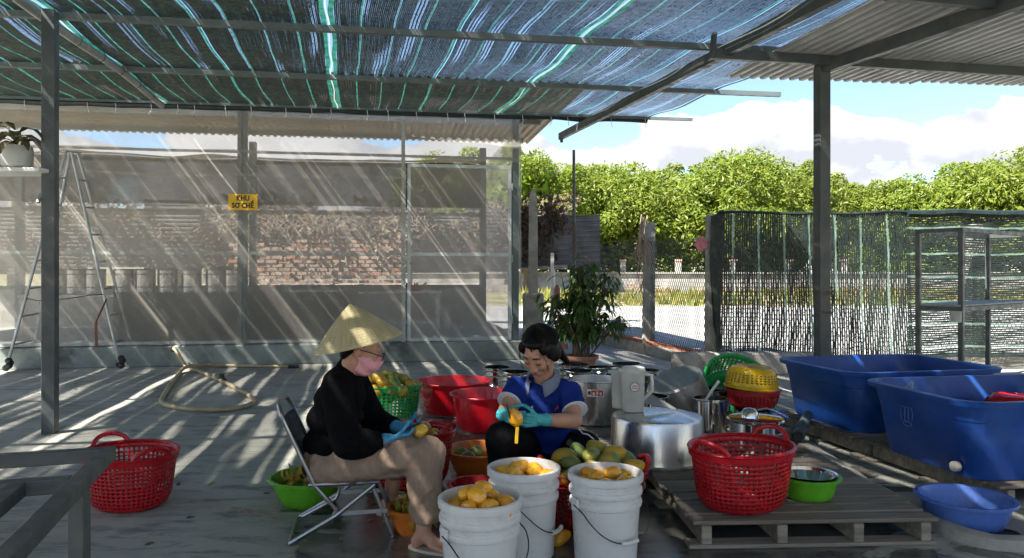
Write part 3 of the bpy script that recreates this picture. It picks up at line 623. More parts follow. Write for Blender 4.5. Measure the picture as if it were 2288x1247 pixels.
for a, c_ in ((0, 1), (1, 2)):
    B().bar(F[a]+Vector((.0, 0, .07)), F[c_]+Vector((0, 0, .07)), .16, .16).build('base_wall', M['concrete'], fence, world=True)
    d = F[c_]-F[a]; n = int(d.length/.23)
    for i in range(n):
        p = F[a]+d*((i+.5)/n); b = B().box((0, 0, 0), (.105, .21, .05), 0, .004)
        o = b.build('coping_brick', M['brick'], fence); o.location = p-fence.location+Vector((-.015, 0, .176)); o.rotation_euler = (rnd(-.03, .03), rnd(-.04, .04), math.atan2(-d.x, d.y)+rnd(-.03, .03))
B().bar(F[2]+Vector((-.05, .02, .055)), F[5]+Vector((0, .02, .055)), .18, .20).build('base_wall', M['concrete'], fence, world=True)

def hang_net(name, label, x0, x1, y0, y1, ztop, zbot, vertical, seed):
    root = thing(name, label, 'shade net', ((x0+x1)/2, (y0+y1)/2, 0)); rn = random.Random(seed); kb = B(); gb = B(); tb = B(); W = x1-x0; H = ztop-zbot
    def P(s, t, dz=0.):                                     # s across 0..W, t down 0..H
        k = s/W; fold = .035*noise.noise((s*2.1+.4*t, t*.35, seed))+.012*noise.noise((s*7, t*1.0, seed+2))
        x = x0+s+(.10*t/H*(k-.1) if vertical else 0)+.02*noise.noise((s*1.5, t*1.4, seed+5))
        z = ztop-t+.035*noise.noise((s*1.6, 0, seed+7))*(1-t/H)+.02*noise.noise((s*2.3, 4, seed+1))+(.05*noise.noise((s*1.1, t*.7, seed+3)) if not vertical else 0)
        return (x, y0+(y1-y0)*k+fold-.02, z+dz)
    pitch = .0275; LN, CR = (H, W) if vertical else (W, H); pos = .01; c = 0; bands = [CR*(j+.6)/ (7.5 if vertical else 6) for j in range(8)]
    while pos < CR-.01:
        g = any(abs(pos-q) < pitch/2 for q in bands); wd = .022 if g else pitch*rn.uniform(.72, .85); n = int(LN/.06); vs = []
        for i in range(n+1):
            l = LN*i/n; hw_ = wd/2*(1+.12*math.sin(l*9+c)); jt = .002*math.sin(l*23+c*3)
            a, d = ((pos-hw_+jt, l), (pos+hw_+jt, l)) if vertical else ((l, pos-hw_+jt), (l, pos+hw_+jt)); vs += [P(*a), P(*d)]
        (gb if g else kb).add(vs, [(2*i, 2*i+1, 2*i+3, 2*i+2) for i in range(n)])
        l = 0.
        while l < LN:
            l += rn.expovariate(1/.11); h = rn.uniform(.003, .009); q = pos+pitch*.5
            if l+h > LN or q > CR-.02: break
            qs = [(q-.006, l), (q+.006, l+rn.uniform(-.006, .006)), (q+.006, l+h), (q-.006, l+h)]; qs = qs if vertical else [(y, x) for x, y in qs]
            tb.add([P(*e) for e in qs], [(0, 1, 2, 3)])
        pos += pitch*(1.25 if g else 1); c += 1
    for bb, nm, mt in ((kb, 'net_tape', 'black_net'), (gb, 'green_band', 'pale_band'), (tb, 'knit_thread', 'black_net')):
        o = bb.build(nm, M[mt], root, world=True); o['kind'] = 'stuff'
    r = B(); pts = [Vector(P(W*i/50, .0)) for i in range(51)]; r.tube(pts, [(.018 if vertical else .045)+.012*noise.noise((i*.4, seed, 0)) for i in range(51)], 7); r.build('top_roll', M['black_net'], root, True, world=True)
    r = B(); pts = [Vector(P(W*i/50, H-.01)) for i in range(51)]; r.tube(pts, [.02+.010*noise.noise((i*.4, seed, 4)) for i in range(51)], 7); r.build('bottom_fold', M['black_net'], root, True, world=True)
    return root
hang_net('hanging_shade_net', 'shade net with upright stripes hung on the fence behind the far tub', 2.50, 4.86, 9.02, 9.08, 1.935, .10, True, 21)
hang_net('hanging_shade_net', 'shade net with level stripes and a rolled top behind the steel rack', 4.84, 7.6, 9.06, 9.28, 1.93, .16, False, 34)
b = B(); b.add([(2.44, 9.06, 1.90), (2.60, 9.0, 1.96), (2.56, 8.99, 1.2), (2.53, 9.0, .25), (2.47, 9.06, .55), (2.43, 9.08, 1.3)], [(0, 1, 2, 5), (5, 2, 3, 4)])
tag(b.build('net_flap', M['black_net']), 'dark folded net flap tied to the concrete fence post', 'net flap')

# old sheet with creeper, post, pole and blocks beside the room
cs = thing('corrugated_sheet', 'dark corrugated sheet standing sideways behind the potted shrub', 'metal sheet', (.8, 11.6, 0))
ax = lambda x, y, z: (y, 11.6+.22*(y-.1)+z, x+.06*(y-.1)); solid(corr(B(), 1.28, 2.08, .12, .93, 0, .085, .018, axes=ax).build('sheet', M['tin_old'], cs, world=True), .002)
solid(corr(B(), 1.24, 2.06, .90, 1.42, .02, .085, .018, axes=ax).build('sheet', M['tin_old'], cs, world=True), .002)
b = B()
for i in range(14): scatter_leaves(b, (rg.uniform(.12, .80), 11.45, rg.uniform(1.45, 2.3)), (.16, .1, .22), 42, .11, rg, 1.2, .8)
for i in range(9):
    x = rg.uniform(.15, .75); b.tube([(x, 11.42, 2.2), (x+rg.uniform(-.08, .08), 11.36, 1.8), (x+rg.uniform(-.12, .12), 11.4, 1.3+rg.uniform(0, .2))], .007, 4)
tag(b.build('dry_creeper', M['dry']), 'withered grey creeper draped on the sheet beside the screen house', 'creeper', kind='stuff')
o = thing('fence_stake', 'weathered concrete stake with a pointed top beside the screen house', 'stake', (.32, 11.2, 0))
B().loft([[(.32+sx*w_, 11.2+sy*w_, z) for sx, sy in ((-1, -1), (1, -1), (1, 1), (-1, 1))] for z, w_ in ((.9, .07), (2.2, .065), (2.35, .06), (2.48, .015))]).build('shaft', M['concrete'], o, world=True)
B().box((.32, 11.22, .50), (.30, .22, .8), .1, .02).build('foot_block', M['concrete'], o, world=True)
o = thing('iron_pole', 'thin rusty black pole rising behind the potted shrub', 'pole', (.93, 11.05, 0))
B().tube([(.935, 11.05, 0), (.93, 11.05, 1.6), (.925, 11.05, 3.04)], .022, 8).build('shaft', M['steel'], o, world=True)
B().tube([(.935, 11.03, 1.5), (.935, 11.03, 1.95)], .026, 8).build('sleeve', M['bark'], o, world=True)
o = thing('brick_pier', 'broken pier of red bricks and concrete beside the door corner', 'brick pier', (.36, 10.75, 0))
for r in range(4):
    for i in range(3):
        if r == 3 and i == 2: continue
        B().box((.24+i*.20+(.08 if r % 2 else 0), 10.72, .05+r*.083), (.19, .10, .07), rnd(-.05, .05), .004).build('brick', M['brick'], o, world=True)
B().box((.44, 10.83, .15), (.6, .10, .30)).build('core', M['concrete'], o, world=True)
B().box((.52, 10.78, .365), (.34, .16, .06), .1, .012).build('cap_stone', M['concrete'], o, world=True)
o = thing('marker_post', 'slim white post with a reddish bottle hung on it beside the shrub', 'post', (.60, 11.0, 0))
B().box((.60, 11.0, .75), (.05, .05, 1.5)).build('shaft', M['white'], o, world=True)
B().lathe([(0, 0), (.04, .01), (.045, .05), (.045, .28), (.02, .34), (0, .35)], 14, (.67, 10.96, .68)).build('bottle', M['terracotta'], o, True, world=True)
# dried root bundle on the fence post
b = B()
for i in range(22):
    a = rg.uniform(0, 6.28); x, y = 2.0+.05*math.cos(a)-.06, 10.93+.05*math.sin(a); l = rg.uniform(.15, .5) if i % 7 else 1.0
    b.tube([(x+.02, y, 1.9+rg.uniform(0, .2)), (x-.02, y-.03, 1.75), (x+rg.uniform(-.14, .1), y-.04, 1.75-l*.6), (x+rg.uniform(-.2, .14), y-.04, 1.75-l)], [.009, .011, .007, .003], 5)
tag(b.build('root_bundle', M['beige']), 'bundle of dry roots tied to the top of a fence post', 'root bundle')
o = thing('pink_flower', 'big pink paper flower on the fence beside the upright striped net', 'flower', at(1565, 545, 9.1))
b = B()
for i in range(14):
    a = i*2.4; r = .03+.02*(i % 3); c_ = Vector((r*math.cos(a), -.01*(i % 2), r*math.sin(a))); b.ell(c_, (.035, .018, .028), Matrix.Rotation(a, 3, 'Y'), 8, 6)
b.build('petal', pm('pink_petals', (.75, .30, .38), .7, transl=.3), o, True)

# potted shrub
ps = thing('potted_shrub', 'leafy dark green shrub in a terracotta pot beside the screen house', 'potted shrub', (.82, 8.85, 0))
B().lathe([(0, 0), (.15, 0), (.17, .10), (.19, .17), (.215, .175), (.22, .215), (.20, .215), (.18, .19), (0, .18)], 36).build('pot', M['terracotta'], ps, 40)
st = B(); lf = B(); rs = random.Random(5)
def blade(b, p, d, ln, wd, droop, rng):
    d = d.normalized(); sd = d.cross(Vector((0, 0, 1))); sd = sd.normalized() if sd.length > .05 else Vector((1, 0, 0)); pts = []; q = Vector(p); dd = d.copy()
    for k, w_ in enumerate((.25, .9, 1, .65, .0)):
        pts += [q-sd*wd*w_*.5, q+Vector((0, 0, -wd*.12*w_)), q+sd*wd*w_*.5]; dd = (dd+Vector((0, 0, -droop))).normalized(); q = q+dd*ln/4
    fs = []
    for k in range(4):
        for j in range(2): fs.append((k*3+j, k*3+j+1, k*3+j+4, k*3+j+3))
    b.add(pts, fs)
for i in range(22):
    a = rs.uniform(0, 6.28); top_ = Vector((rs.gauss(-.02, .19), rs.gauss(0, .17), rs.uniform(.6, 1.5))); top_.z = min(top_.z, 1.52-.75*Vector((top_.x, top_.y)).length)
    p_ = Vector((.10*math.cos(a), .10*math.sin(a), .18)); mid = (p_+top_)/2+Vector((rs.uniform(-.06, .06), rs.uniform(-.06, .06), .06)); st.tube([p_, mid, top_], [.012, .009, .005], 6)
    for k in range(22):
        t_ = rs.uniform(.35, 1); q = p_.lerp(mid, min(1, 2*t_)) if t_ < .5 else mid.lerp(top_, 2*t_-1); an = rs.uniform(0, 6.28)
        twig = Vector((math.cos(an), math.sin(an), rs.uniform(.05, .6))).normalized(); e = q+twig*rs.uniform(.04, .16); st.tube([q, e], .003, 4)
        for _ in range(3):
            an2 = an+rs.uniform(-1.1, 1.1); blade(lf, e, Vector((math.cos(an2), math.sin(an2), rs.uniform(-.3, .4))), rs.uniform(.11, .19), rs.uniform(.028, .042), rs.uniform(.25, .6), rs)
st.build('stem', M['bark'], ps); o = lf.build('leaves', M['shrubleaf'], ps); o['kind'] = 'stuff'

# shelf with a wrapped plant by the left post
sh = thing('plant_shelf', 'narrow pale shelf fixed to the near steel post', 'shelf', (-3.9, 5.5, 0))
B().box((-3.80, 5.52, 1.955), (.72, .30, .03), 0, .004).build('board', M['white'], sh, world=True)
for x in (-4.1, -3.5): B().bar((x, 5.62, 1.94), (x, 5.45, 1.72), .02).build('bracket', M['galv'], sh, world=True)
pl = thing('potted_plant', 'broad leaved plant in a white pot standing on the shelf', 'potted plant', at(38, 378, 5.5))
B().lathe([(0, 0), (.07, 0), (.10, .02), (.11, .12), (.10, .17), (.085, .17), (.08, .03), (0, .03)], 26).build('pot', M['jug'], pl, 40)
b = B()
for i in range(16):
    a = i*2.4; blade(b, (0.02*math.cos(a), .02*math.sin(a), .17+.008*i), Vector((math.cos(a)*.7, math.sin(a)*.7, 1.8-.5*(i % 3))), rs.uniform(.20, .28), rs.uniform(.06, .09), .62, rs)
b.build('leaves', M['wrapleaf'], pl)

# ------------------------------------------------------------------ far side of the yard and the trees
vw = thing('rubble_wall', 'low pale rubble wall beyond the sunlit yard', 'wall', (12, 48, 0))
B().box((20, 48, .58), (80, .5, 1.15)).build('core', pm('rubble_stone', (.36, .34, .32), .9, 0, .35, 1.2, 1.0, 2.5, dirt=(.16, .12, .10), dirt_amt=.7, dscale=1.6), vw, world=True)
B().box((20, 47.95, 1.20), (80, .7, .10)).build('coping', M['yard'], vw, world=True)
wp = thing('wall_pillar', 'small white and pink pillar on the rubble wall seen through the wire fence', 'pillar', (3, 48, 1.25), 0, 'pillars along the rubble wall')
B().box((0, 0, .35), (.34, .34, .7)).build('shaft', M['concrete'], wp); B().box((0, 0, .76), (.42, .42, .12), 0, .02).build('cap', pm('pink_cap', (.6, .3, .3), .7), wp)
for i in range(5):
    q = wp if i == 0 else dup(wp); q.location = (7.2+i*3.6, 48, 1.25); q['label'] = ('first', 'second', 'third', 'fourth', 'fifth')[i]+' small pale pillar from the left on the rubble wall'
rg2 = random.Random(9)
b = B()
for i in range(5200):
    x = rg2.uniform(0, 40); y = rg2.uniform(27.3, 47.5); s = rg2.uniform(.15, .5)*(1+.5*noise.noise((x*.3, y*.3, 0))); a = rg2.uniform(0, 6.28)
    if noise.noise((x*.22, y*.22, 7)) < -.12: continue
    d = Vector((math.cos(a), math.sin(a), 0))*.07; b.add([Vector((x, y, -.03))-d, Vector((x, y, -.03))+d, Vector((x+rg2.uniform(-.2, .2), y, s))], [(0, 1, 2)])
tag(b.build('grass', leafm('verge_grass', (.16, .20, .03), (.30, .25, .07), .4)), 'rough grass verge between the yard and the rubble wall', kind='stuff')
b = B()
for i in range(12):
    x, y = rg2.uniform(6, 22), rg2.uniform(31, 45); scatter_leaves(b, (x, y, .3), (.8, .6, .35), 40, .22, rg2)
tag(b.build('orange_weeds', leafm('orange_weeds', (.40, .20, .08), (.32, .22, .09), .4)), 'patches of orange flowering weeds on the verge', kind='stuff')

def tree(cx, cy, top, rad, seed, label, zb=1.6, nl=15000, leaf=.36):
    rn = random.Random(seed); t = thing('mango_tree', label, 'tree', (cx, cy, 0), 0, 'mango trees beyond the yard')
    tr = B(); tr.tube([(0, 0, -.05), (.1, 0, zb*.6), (.0, .1, zb+.9)], [.34, .26, .20], 9)
    b = B(); H = top-zb; lobes = []; zc = zb+H*.45
    for i in range(64):
        d = Vector((rn.gauss(0, 1), rn.gauss(0, 1), rn.gauss(.15, .9))).normalized(); lr = rad*rn.uniform(.16, .34); k = rn.uniform(.70, 1.02)
        p = Vector((d.x*(rad*1.12-lr*.6)*k, d.y*(rad*1.12-lr*.6)*k, zc+d.z*(H*(.55 if d.z > 0 else .45)-lr*.8)*k)); lobes.append((p, lr))
    for p, lr in lobes[::3]: tr.tube([(0, .05, zb*.8), (p.x*.4, p.y*.4, zb+(p.z-zb)*.45), tuple(p)], [.11, .05, .015], 5)
    per = nl//len(lobes)
    for p, lr in lobes:
        for _ in range(per):
            d = Vector((rn.gauss(0, 1), rn.gauss(0, 1), rn.gauss(.2, 1))).normalized(); q = p+Vector((d.x*lr, d.y*lr, d.z*lr*.85))*(rn.uniform(.7, 1.12))
            u = (d*.55+Vector((rn.gauss(0, .6), rn.gauss(0, .6), rn.gauss(-.45, .4)))).normalized(); v = u.cross(d); v = v.normalized() if v.length > .1 else u.orthogonal().normalized(); v = Matrix.Rotation(rn.gauss(0, .5), 3, u)@v; s = leaf*rn.uniform(.55, 1.3); n_ = u.cross(v)*s*.1
            b.add([q-u*s*.5, q+v*s*.19+n_, q+u*s*.5, q-v*s*.19+n_], [(0, 1, 2, 3)])
    for _ in range(420):                                     # inner leaves that close the crown
        d = Vector((rn.gauss(0, 1), rn.gauss(0, 1), rn.gauss(0, 1))).normalized()*rn.uniform(.2, .8); q = Vector((d.x*rad, d.y*rad, zc+d.z*H*.5)); u = Vector((rn.gauss(0, 1), rn.gauss(0, 1), rn.gauss(0, 1))).normalized(); v = u.orthogonal().normalized(); s = rn.uniform(.7, 1.3)
        b.add([q-u*s*.5, q+v*s*.3, q+u*s*.5, q-v*s*.3], [(0, 1, 2, 3)])
    tr.build('trunk', M['bark'], t, True); o = b.build('crown', M['treeleaf'], t); return t
TR = [(1010, 322, 55, 4.4, 'behind the roof of the screen house'), (1175, 318, 47, 3.6, 'rising just beside the screen house corner'), (1258, 358, 52, 3.6, 'behind the black pole'),
      (1385, 352, 53, 4.2, 'above the bare concrete fence post'), (1520, 352, 54, 4.0, 'just left of the tallest crown'), (1645, 322, 51, 4.8, 'with the tallest broad crown left of the shed post'),
      (1775, 352, 54, 4.0, 'partly hidden by the shed post'), (1885, 398, 56, 3.6, 'with a low crown just right of the shed post'), (1985, 396, 55, 3.7, 'with a low crown above the middle of the hung nets'),
      (2085, 372, 54, 4.2, 'rising towards the right edge'), (2195, 342, 52, 4.6, 'above the steel rack'), (2300, 318, 50, 4.8, 'cut by the right edge of the view')]
for i, (px, py, Y, rad, wh) in enumerate(TR):
    q = at(px, py, Y); tree(q.x, Y, q.z, rad, 100+i, 'bright green mango tree '+wh, zb=1.3)
b = B()
for i in range(150):
    x = rg2.uniform(-14, 44); scatter_leaves(b, (x, 51+rg2.uniform(-1, 3), rg2.uniform(1.0, 2.4)), (1.4, .8, 1.0), 80, .38, rg2)
for i in range(60):
    x = rg2.uniform(-30, 60); scatter_leaves(b, (x, 62+rg2.uniform(0, 3), rg2.uniform(1.0, 4.8)), (2.4, 1.2, 2.0), 110, .5, rg2)
tag(b.build('hedge_undergrowth', M['treeleaf']), 'dense low undergrowth below the mango trees', 'undergrowth', kind='stuff')
# ------------------------------------------------------------------ yard objects
# stepladder
ld = thing('stepladder', 'tall worn aluminium stepladder standing by the screen wall', 'ladder', (-5.2, 9.1, 0))
feet = [gnd(15, 832), gnd(70, 812), gnd(268, 826), gnd(304, 803)]
tops = [at(147, 338, 9.05), at(157, 336, 9.35), at(160, 340, 9.0), at(174, 342, 9.3)]
for i in (1, 3): feet[i] = Vector((feet[i].x*.965, feet[i].y*.965, 0))
for f, t in zip(feet, tops): B().tube([f+Vector((0, 0, .06)), t], .018, 8).build('rail', M['galv'], ld, True, world=True)
for a, b_ in ((0, 1), (2, 3)):
    for k in range(1, 8):
        q = k/8; B().tube([feet[a].lerp(tops[a], q), feet[b_].lerp(tops[b_], q)], .012, 6).build('rung', M['galv'], ld, True, world=True)
for f in feet:
    b = B(); [b.ell(f+Vector((rnd(-.03, .03), rnd(-.02, .02), .05+.03*k)), (.045, .04, .04), None, 8, 6) for k in range(4)]; b.build('foot_wrap', M['black'], ld, True, world=True)
B().bar(tops[0]+Vector((-.02, 0, 0)), tops[3]+Vector((.02, 0, 0)), .05, .02).build('top_cap', M['galv'], ld, world=True)
c_ = [feet[0].lerp(tops[0], .33), at(85, 672, 8.9), at(150, 668, 8.8), at(200, 660, 8.85), feet[2].lerp(tops[2], .35)]
B().tube(c_, .006, 5).build('tie_rope', M['blackwire'], ld, True, world=True)
o = thing('bent_rod', 'rusty bent flat rod hanging from the stepladder', 'rod', at(228, 700, 8.75))
b = B(); pts = [at(238, 668, 8.75), at(214, 720, 8.75), at(216, 776, 8.75)]; b.bar(pts[0], pts[1], .03, .008).bar(pts[1], pts[2], .03, .008); b.build('strip', pm('rust', (.16, .06, .035), .8), o, world=True)

# hose and tap
hp = [at(388, 778, 9.25), at(398, 790, 9.2), gnd(415, 818, .03), gnd(440, 828, .022), gnd(492, 850, .022), gnd(540, 874, .022), gnd(567, 893, .022), gnd(556, 905, .022), gnd(510, 914, .022), gnd(430, 914, .022), gnd(372, 905, .022), gnd(361, 893, .022), gnd(375, 868, .022), gnd(392, 846, .022), gnd(405, 828, .03), gnd(425, 818, .062), gnd(480, 816, .03), gnd(560, 818, .022), gnd(650, 819, .022)]
def smooth_path(P_, k=6):
    out = []
    for i in range(len(P_)-1):
        a, b, c, d = P_[max(0, i-1)], P_[i], P_[i+1], P_[min(len(P_)-1, i+2)]
        for j in range(k):
            t = j/k; out.append(.5*((2*b)+(c-a)*t+(2*a-5*b+4*c-d)*t*t+(3*b-3*c+d-a)*t**3))
    return out+[P_[-1]]
ho = thing('water_hose', 'tan garden hose looped on the floor before the screen wall', 'hose', hp[4])
B().tube(smooth_path(hp), .021, 10).build('hose_line', M['hose'], ho, True, world=True)
B().tube([hp[-1]-Vector((.03, 0, 0)), hp[-1]+Vector((.10, .0, 0))], .024, 10).build('nozzle', M['black'], ho, True, world=True)
b = B(); q = hp[4]+Vector((.02, 0, .0)); b.tube([q-Vector((.035, -.03, 0)), q+Vector((.035, -.03, 0))], .030, 10); b.box(q+Vector((0, 0, .05)), (.05, .02, .05)); b.build('clamp', M['black'], ho, True, world=True)
tp = thing('water_tap', 'small tap where the hose leaves the plinth', 'tap', at(386, 790, 9.3)); B().tube([(0, .12, 0.03), (0, .0, .03), (0, -.02, .03)], .014, 8).box((0, -.02, .06), (.03, .03, .05)).build('tap_body', M['black'], tp)

# bare steel frame at the near left
fr = thing('steel_stand', 'bare grey square tube table frame at the near left corner', 'stand', (-1.1, 1.8, 0))
A_, C_ = Vector((-1.128, 2.06, .695)), Vector((-.86, 1.20, .695)); u_ = (C_-A_).normalized(); lft = Vector((u_.y, -u_.x, 0)); wf = .036
def fbar(p, q, nm, h=wf): B().bar(p, q, wf, h).build(nm, M['steel'], fr, world=True, bevel=.003)
fbar(A_-u_*wf/2, C_, 'side_rail'); fbar(A_+lft*wf*.52, A_+lft*1.1, 'cross_rail'); m1 = A_+u_*.30; fbar(m1+lft*wf*.52, m1+lft*1.1, 'cross_rail')
i1 = m1+lft*.125+u_*wf*.52; fbar(i1, i1+u_*.6, 'inner_rail'); fbar(i1+lft*.3, i1+lft*.3+u_*.6, 'inner_rail')
for p in (m1, A_+lft*1.08): fbar(p+Vector((0, 0, -wf/2)), Vector((p.x, p.y, 0)), 'leg')

# ---- baskets
def basket_mesh(r0, r1, h, ribs=54, rows=11, sy=.82, nm='lattice'):
    b = B(); z = [.0]; zs = []
    rowh = [1.0]*(rows-1)+[1.5]; tot = sum(rowh); zz = .055
    levels = [(.0, False), (.008, False), (.02, False)]
    cur = .02
    for k in range(rows):
        hh = (h-.02-.03)*rowh[k]/tot; levels += [(cur+hh*.34, True), (cur+hh, False)]; cur += hh
    levels.append((h, False))
    def rad(z):
        t = z/h; k = min(1, t/.28); return (r1*.84+r1*.16*t)*(.74+.26*math.sqrt(max(0, 1-(1-k)**2)))
    angs = []
    for k in range(ribs): angs += [2*math.pi*k/ribs, 2*math.pi*(k+.42)/ribs]
    n = len(angs); vs = [(rad(zv)*math.cos(a), rad(zv)*math.sin(a)*sy, zv) for zv, _ in levels for a in angs]; fs = []
    for j in range(len(levels)-1):
        hole_row = levels[j][1]
        for i in range(n):
            if hole_row and i % 2 == 1: continue
            fs.append((j*n+i, j*n+(i+1) % n, (j+1)*n+(i+1) % n, (j+1)*n+i))
    b.add(vs, fs); b.add([(rad(0)*math.cos(a), rad(0)*math.sin(a)*sy, 0.) for a in angs], [tuple(range(n-1, -1, -1))]); return b, rad
def basket(name, label, loc, rz, mat, r0=.165, r1=.27, h=.27, sy=.82, handles=True, ribs=54, rows=11, group=None, ha=0.):
    t = thing(name, label, 'basket', loc, rz, group); b, rad = basket_mesh(r0, r1, h, ribs, rows, sy)
    o = b.build('lattice', mat, t, 50); solid(o, .005, 0)
    b = B(); n = 56; ring = [((r1+.006)*math.cos(2*math.pi*k/n), (r1+.006)*math.sin(2*math.pi*k/n)*sy, h) for k in range(n)]
    b.tube(ring, .011, 8, True, flat=.8); b.lathe([(r1+.002, h-.034), (r1+.010, h-.032), (r1+.014, h-.004), (r1+.002, h)], 56, sy=sy); b.build('rim', mat, t, 50)
    if handles:
        for s in (0, 1):
            c0_ = math.pi*s+ha; pts = []
            for k in range(13):
                f = k/12; a = c0_+(f-.5)*.85; rr = r1+.006+.008*math.sin(math.pi*f); pts.append((rr*math.cos(a), rr*math.sin(a)*sy, h+.002+.050*math.sin(math.pi*f)**.55))
            B().tube(pts, .0125, 8, flat=.95).build('handle', mat, t, True)
    return t
basket('laundry_basket', 'empty red lattice basket standing alone on the left floor', (-1.985, 3.84, 0), R(-40), M['red'], r0=.185, r1=.262, h=.275)
basket('laundry_basket', 'red lattice basket holding a mango behind the seated person in the conical hat', (-.60, 4.22, 0), -.25, M['red'], r0=.19, r1=.27, h=.31)
basket('laundry_basket', 'empty red lattice basket standing on the front pallet', (1.07, 3.44, .122), R(40), M['red'], r0=.175, r1=.262, h=.275)
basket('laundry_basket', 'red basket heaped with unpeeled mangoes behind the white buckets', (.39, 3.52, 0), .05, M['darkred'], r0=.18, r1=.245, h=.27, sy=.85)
basket('laundry_basket', 'green lattice basket heaped with mangoes on the floor', (-.99, 5.85, 0), .2, M['green'], r0=.20, r1=.265, h=.32, sy=.9, handles=False, ribs=46, rows=10)

# ---- mangoes
def mango_mesh(nm, sd, facet=False):
    b = B(); b.ell((0, 0, 0), (.055, .042, .036), None, 12 if facet else 20, 8 if facet else 14); rn = random.Random(sd); out = []
    for x, y, z in b.v:
        k = 1+.16*(x/.055)*(1 if sd % 2 else .6); yy = y*k+.010*(x/.055)**2; n_ = 1+.05*noise.noise((x*22+sd, y*22, z*22))
        if facet: n_ += .07*noise.noise((x*38+sd, y*38, z*38))
        out.append((x*n_, yy*n_, z*k*n_))
    b.v = out; m = b.mesh(nm); m.polygons.foreach_set('use_smooth', [True]*len(m.polygons))
    if facet: m.set_sharp_from_angle(angle=R(19))
    return m
MM = [mango_mesh('mango', i) for i in range(3)]; MG = [m.copy() for m in MM]; MP = [mango_mesh('peeled_mango', i+5, True) for i in range(3)]
for m in MM: m.materials.append(M['mango'])
for m in MG: m.materials.append(M['greenmango'])
for m in MP: m.materials.append(M['peeled'])
ORD = 'first second third fourth fifth sixth seventh eighth ninth tenth eleventh twelfth thirteenth fourteenth fifteenth sixteenth'.split()
def mangoes(pts, meshes, name, label, group, sc=1., rn=random.Random(2), tilt=.6, where=None):
    lab = {}
    if where:                                                # tell the fruits of a heap apart by row and by place in the row
        ps = sorted(pts, key=lambda p: p[1]); n = len(ps)
        for r, rw in enumerate(('front row', 'middle row', 'back row')):
            for k, p in enumerate(sorted(ps[r*n//3:(r+1)*n//3], key=lambda p: p[0])): lab[tuple(p)] = '%s, %s, %s from the left' % (where, rw, ORD[k])
    for p in pts:
        o = bpy.data.objects.new(name, rn.choice(meshes)); C.objects.link(o); s = sc*rn.uniform(.85, 1.18); place(o, p, rn.uniform(0, 6.28), rn.uniform(-tilt, tilt), rn.uniform(-tilt, tilt), s); tag(o, lab.get(tuple(p), label), 'mango', group)
def heap(cx, cy, z, r, n, rise, sy=.85, sep=.075, seed=1):
    rn = random.Random(seed); pts = []; tries = 0
    while len(pts) < n and tries < 6000:
        tries += 1; a = rn.uniform(0, 6.28); k = math.sqrt(rn.random()); x, y = k*r*math.cos(a), k*r*math.sin(a)*sy; zz = z+rise*(1-k**1.6)+rn.uniform(-.012, .012); p = Vector((cx+x, cy+y, zz))
        if all((p-q).length > sep for q in pts): pts.append(p)
    return pts
mangoes(heap(-.99, 5.85, .30, .235, 34, .085, .9, .078, 3), MM, 'mango', '', 'mangoes in the green basket', 1.05, where='mango heaped in the green basket')
mangoes(heap(-.99, 5.85, .23, .20, 16, .03, .9, .08, 6), MM, 'mango', 'mango lying under the heap inside the green lattice basket', 'mangoes in the green basket', 1.05)
mangoes(heap(.39, 3.52, .275, .205, 30, .085, .85, .082, 8), MG+MM+MM, 'mango', '', 'mangoes in the red basket', 1.12, where='unpeeled mango heaped behind the buckets')
mangoes(heap(.39, 3.52, .21, .19, 14, .02, .85, .09, 9), MG, 'mango', 'unpeeled mango under the heap inside the red basket behind the buckets', 'mangoes in the red basket', 1.12)
mangoes([(-.50, 4.12, .33)], [MM[1]], 'mango', 'single yellow mango on top of the basket behind the seated person', None, 1.0)
mangoes(heap(-.60, 4.22, .26, .19, 16, .04, .82, .085, 4), MM, 'mango', 'mango lying inside the red basket behind the seated person', 'mangoes in the basket behind the chair', 1.0)

# ---- basins
def basin(name, label, loc, r, h, mat, rz=0., base=.70, lip=.018, sy=1., cat='basin', tilt=(0, 0)):
    t = thing(name, label, cat, loc, rz); t.rotation_euler = (tilt[0], tilt[1], rz); rb = r*base
    pr = [(0, .004), (rb*.9, .004), (rb*.92, 0), (rb, .006)]+[(rb+(r-rb)*(k/6)**.7, .006+(h-.012)*k/6) for k in range(1, 7)]+[(r+lip, h-.006), (r+lip+.003, h-.001), (r+lip, h+.003), (r, h+.002)]
    pr += [(rb-.004+(r-rb)*(k/6)**.7, .010+(h-.012)*k/6) for k in range(5, -1, -1)]+[(0, .010)]
    o = B().lathe(pr, 56, sy=sy).build('shell', mat, t, 35); b = B(); b.lathe([(r+lip*.6, h-.010), (r+lip*1.02, h-.010), (r+lip*1.02, h-.004)], 56, sy=sy); b.build('rim_lip', mat, t, True); return t
basin('wash_basin', 'large red basin behind the other red basin and nearest the screen house', (-.50, 6.4, 0), .31, .27, M['redbasin'], base=.78)
basin('wash_basin', 'large red basin just beside the person in blue', (-.19, 5.72, 0), .275, .27, M['redbasin'], base=.78)
basin('wash_basin', 'small red basin almost hidden behind the front bucket', (-.185, 3.86, 0), .135, .10, M['redbasin'])
basin('wash_basin', 'lime green basin of mango peels beside the folding chair', (-1.06, 3.86, 0), .19, .14, M['lime'])
basin('wash_basin', 'orange basin holding a few green mangoes', (-.19, 4.42, 0), .20, .15, M['orange'])
basin('wash_basin', 'small orange basin of peels under the knees of the person in the hat', (-.46, 3.42, 0), .105, .12, M['orange'])
basin('wash_basin', 'blue basin standing on the wet floor by the pallet corner', (2.16, 3.52, .0), .198, .135, M['bluebasin'], base=.76)
basin('wash_basin', 'lime green basin on the front pallet with a steel bowl inside', (1.425, 3.56, .122), .135, .105, M['lime'], base=.8)
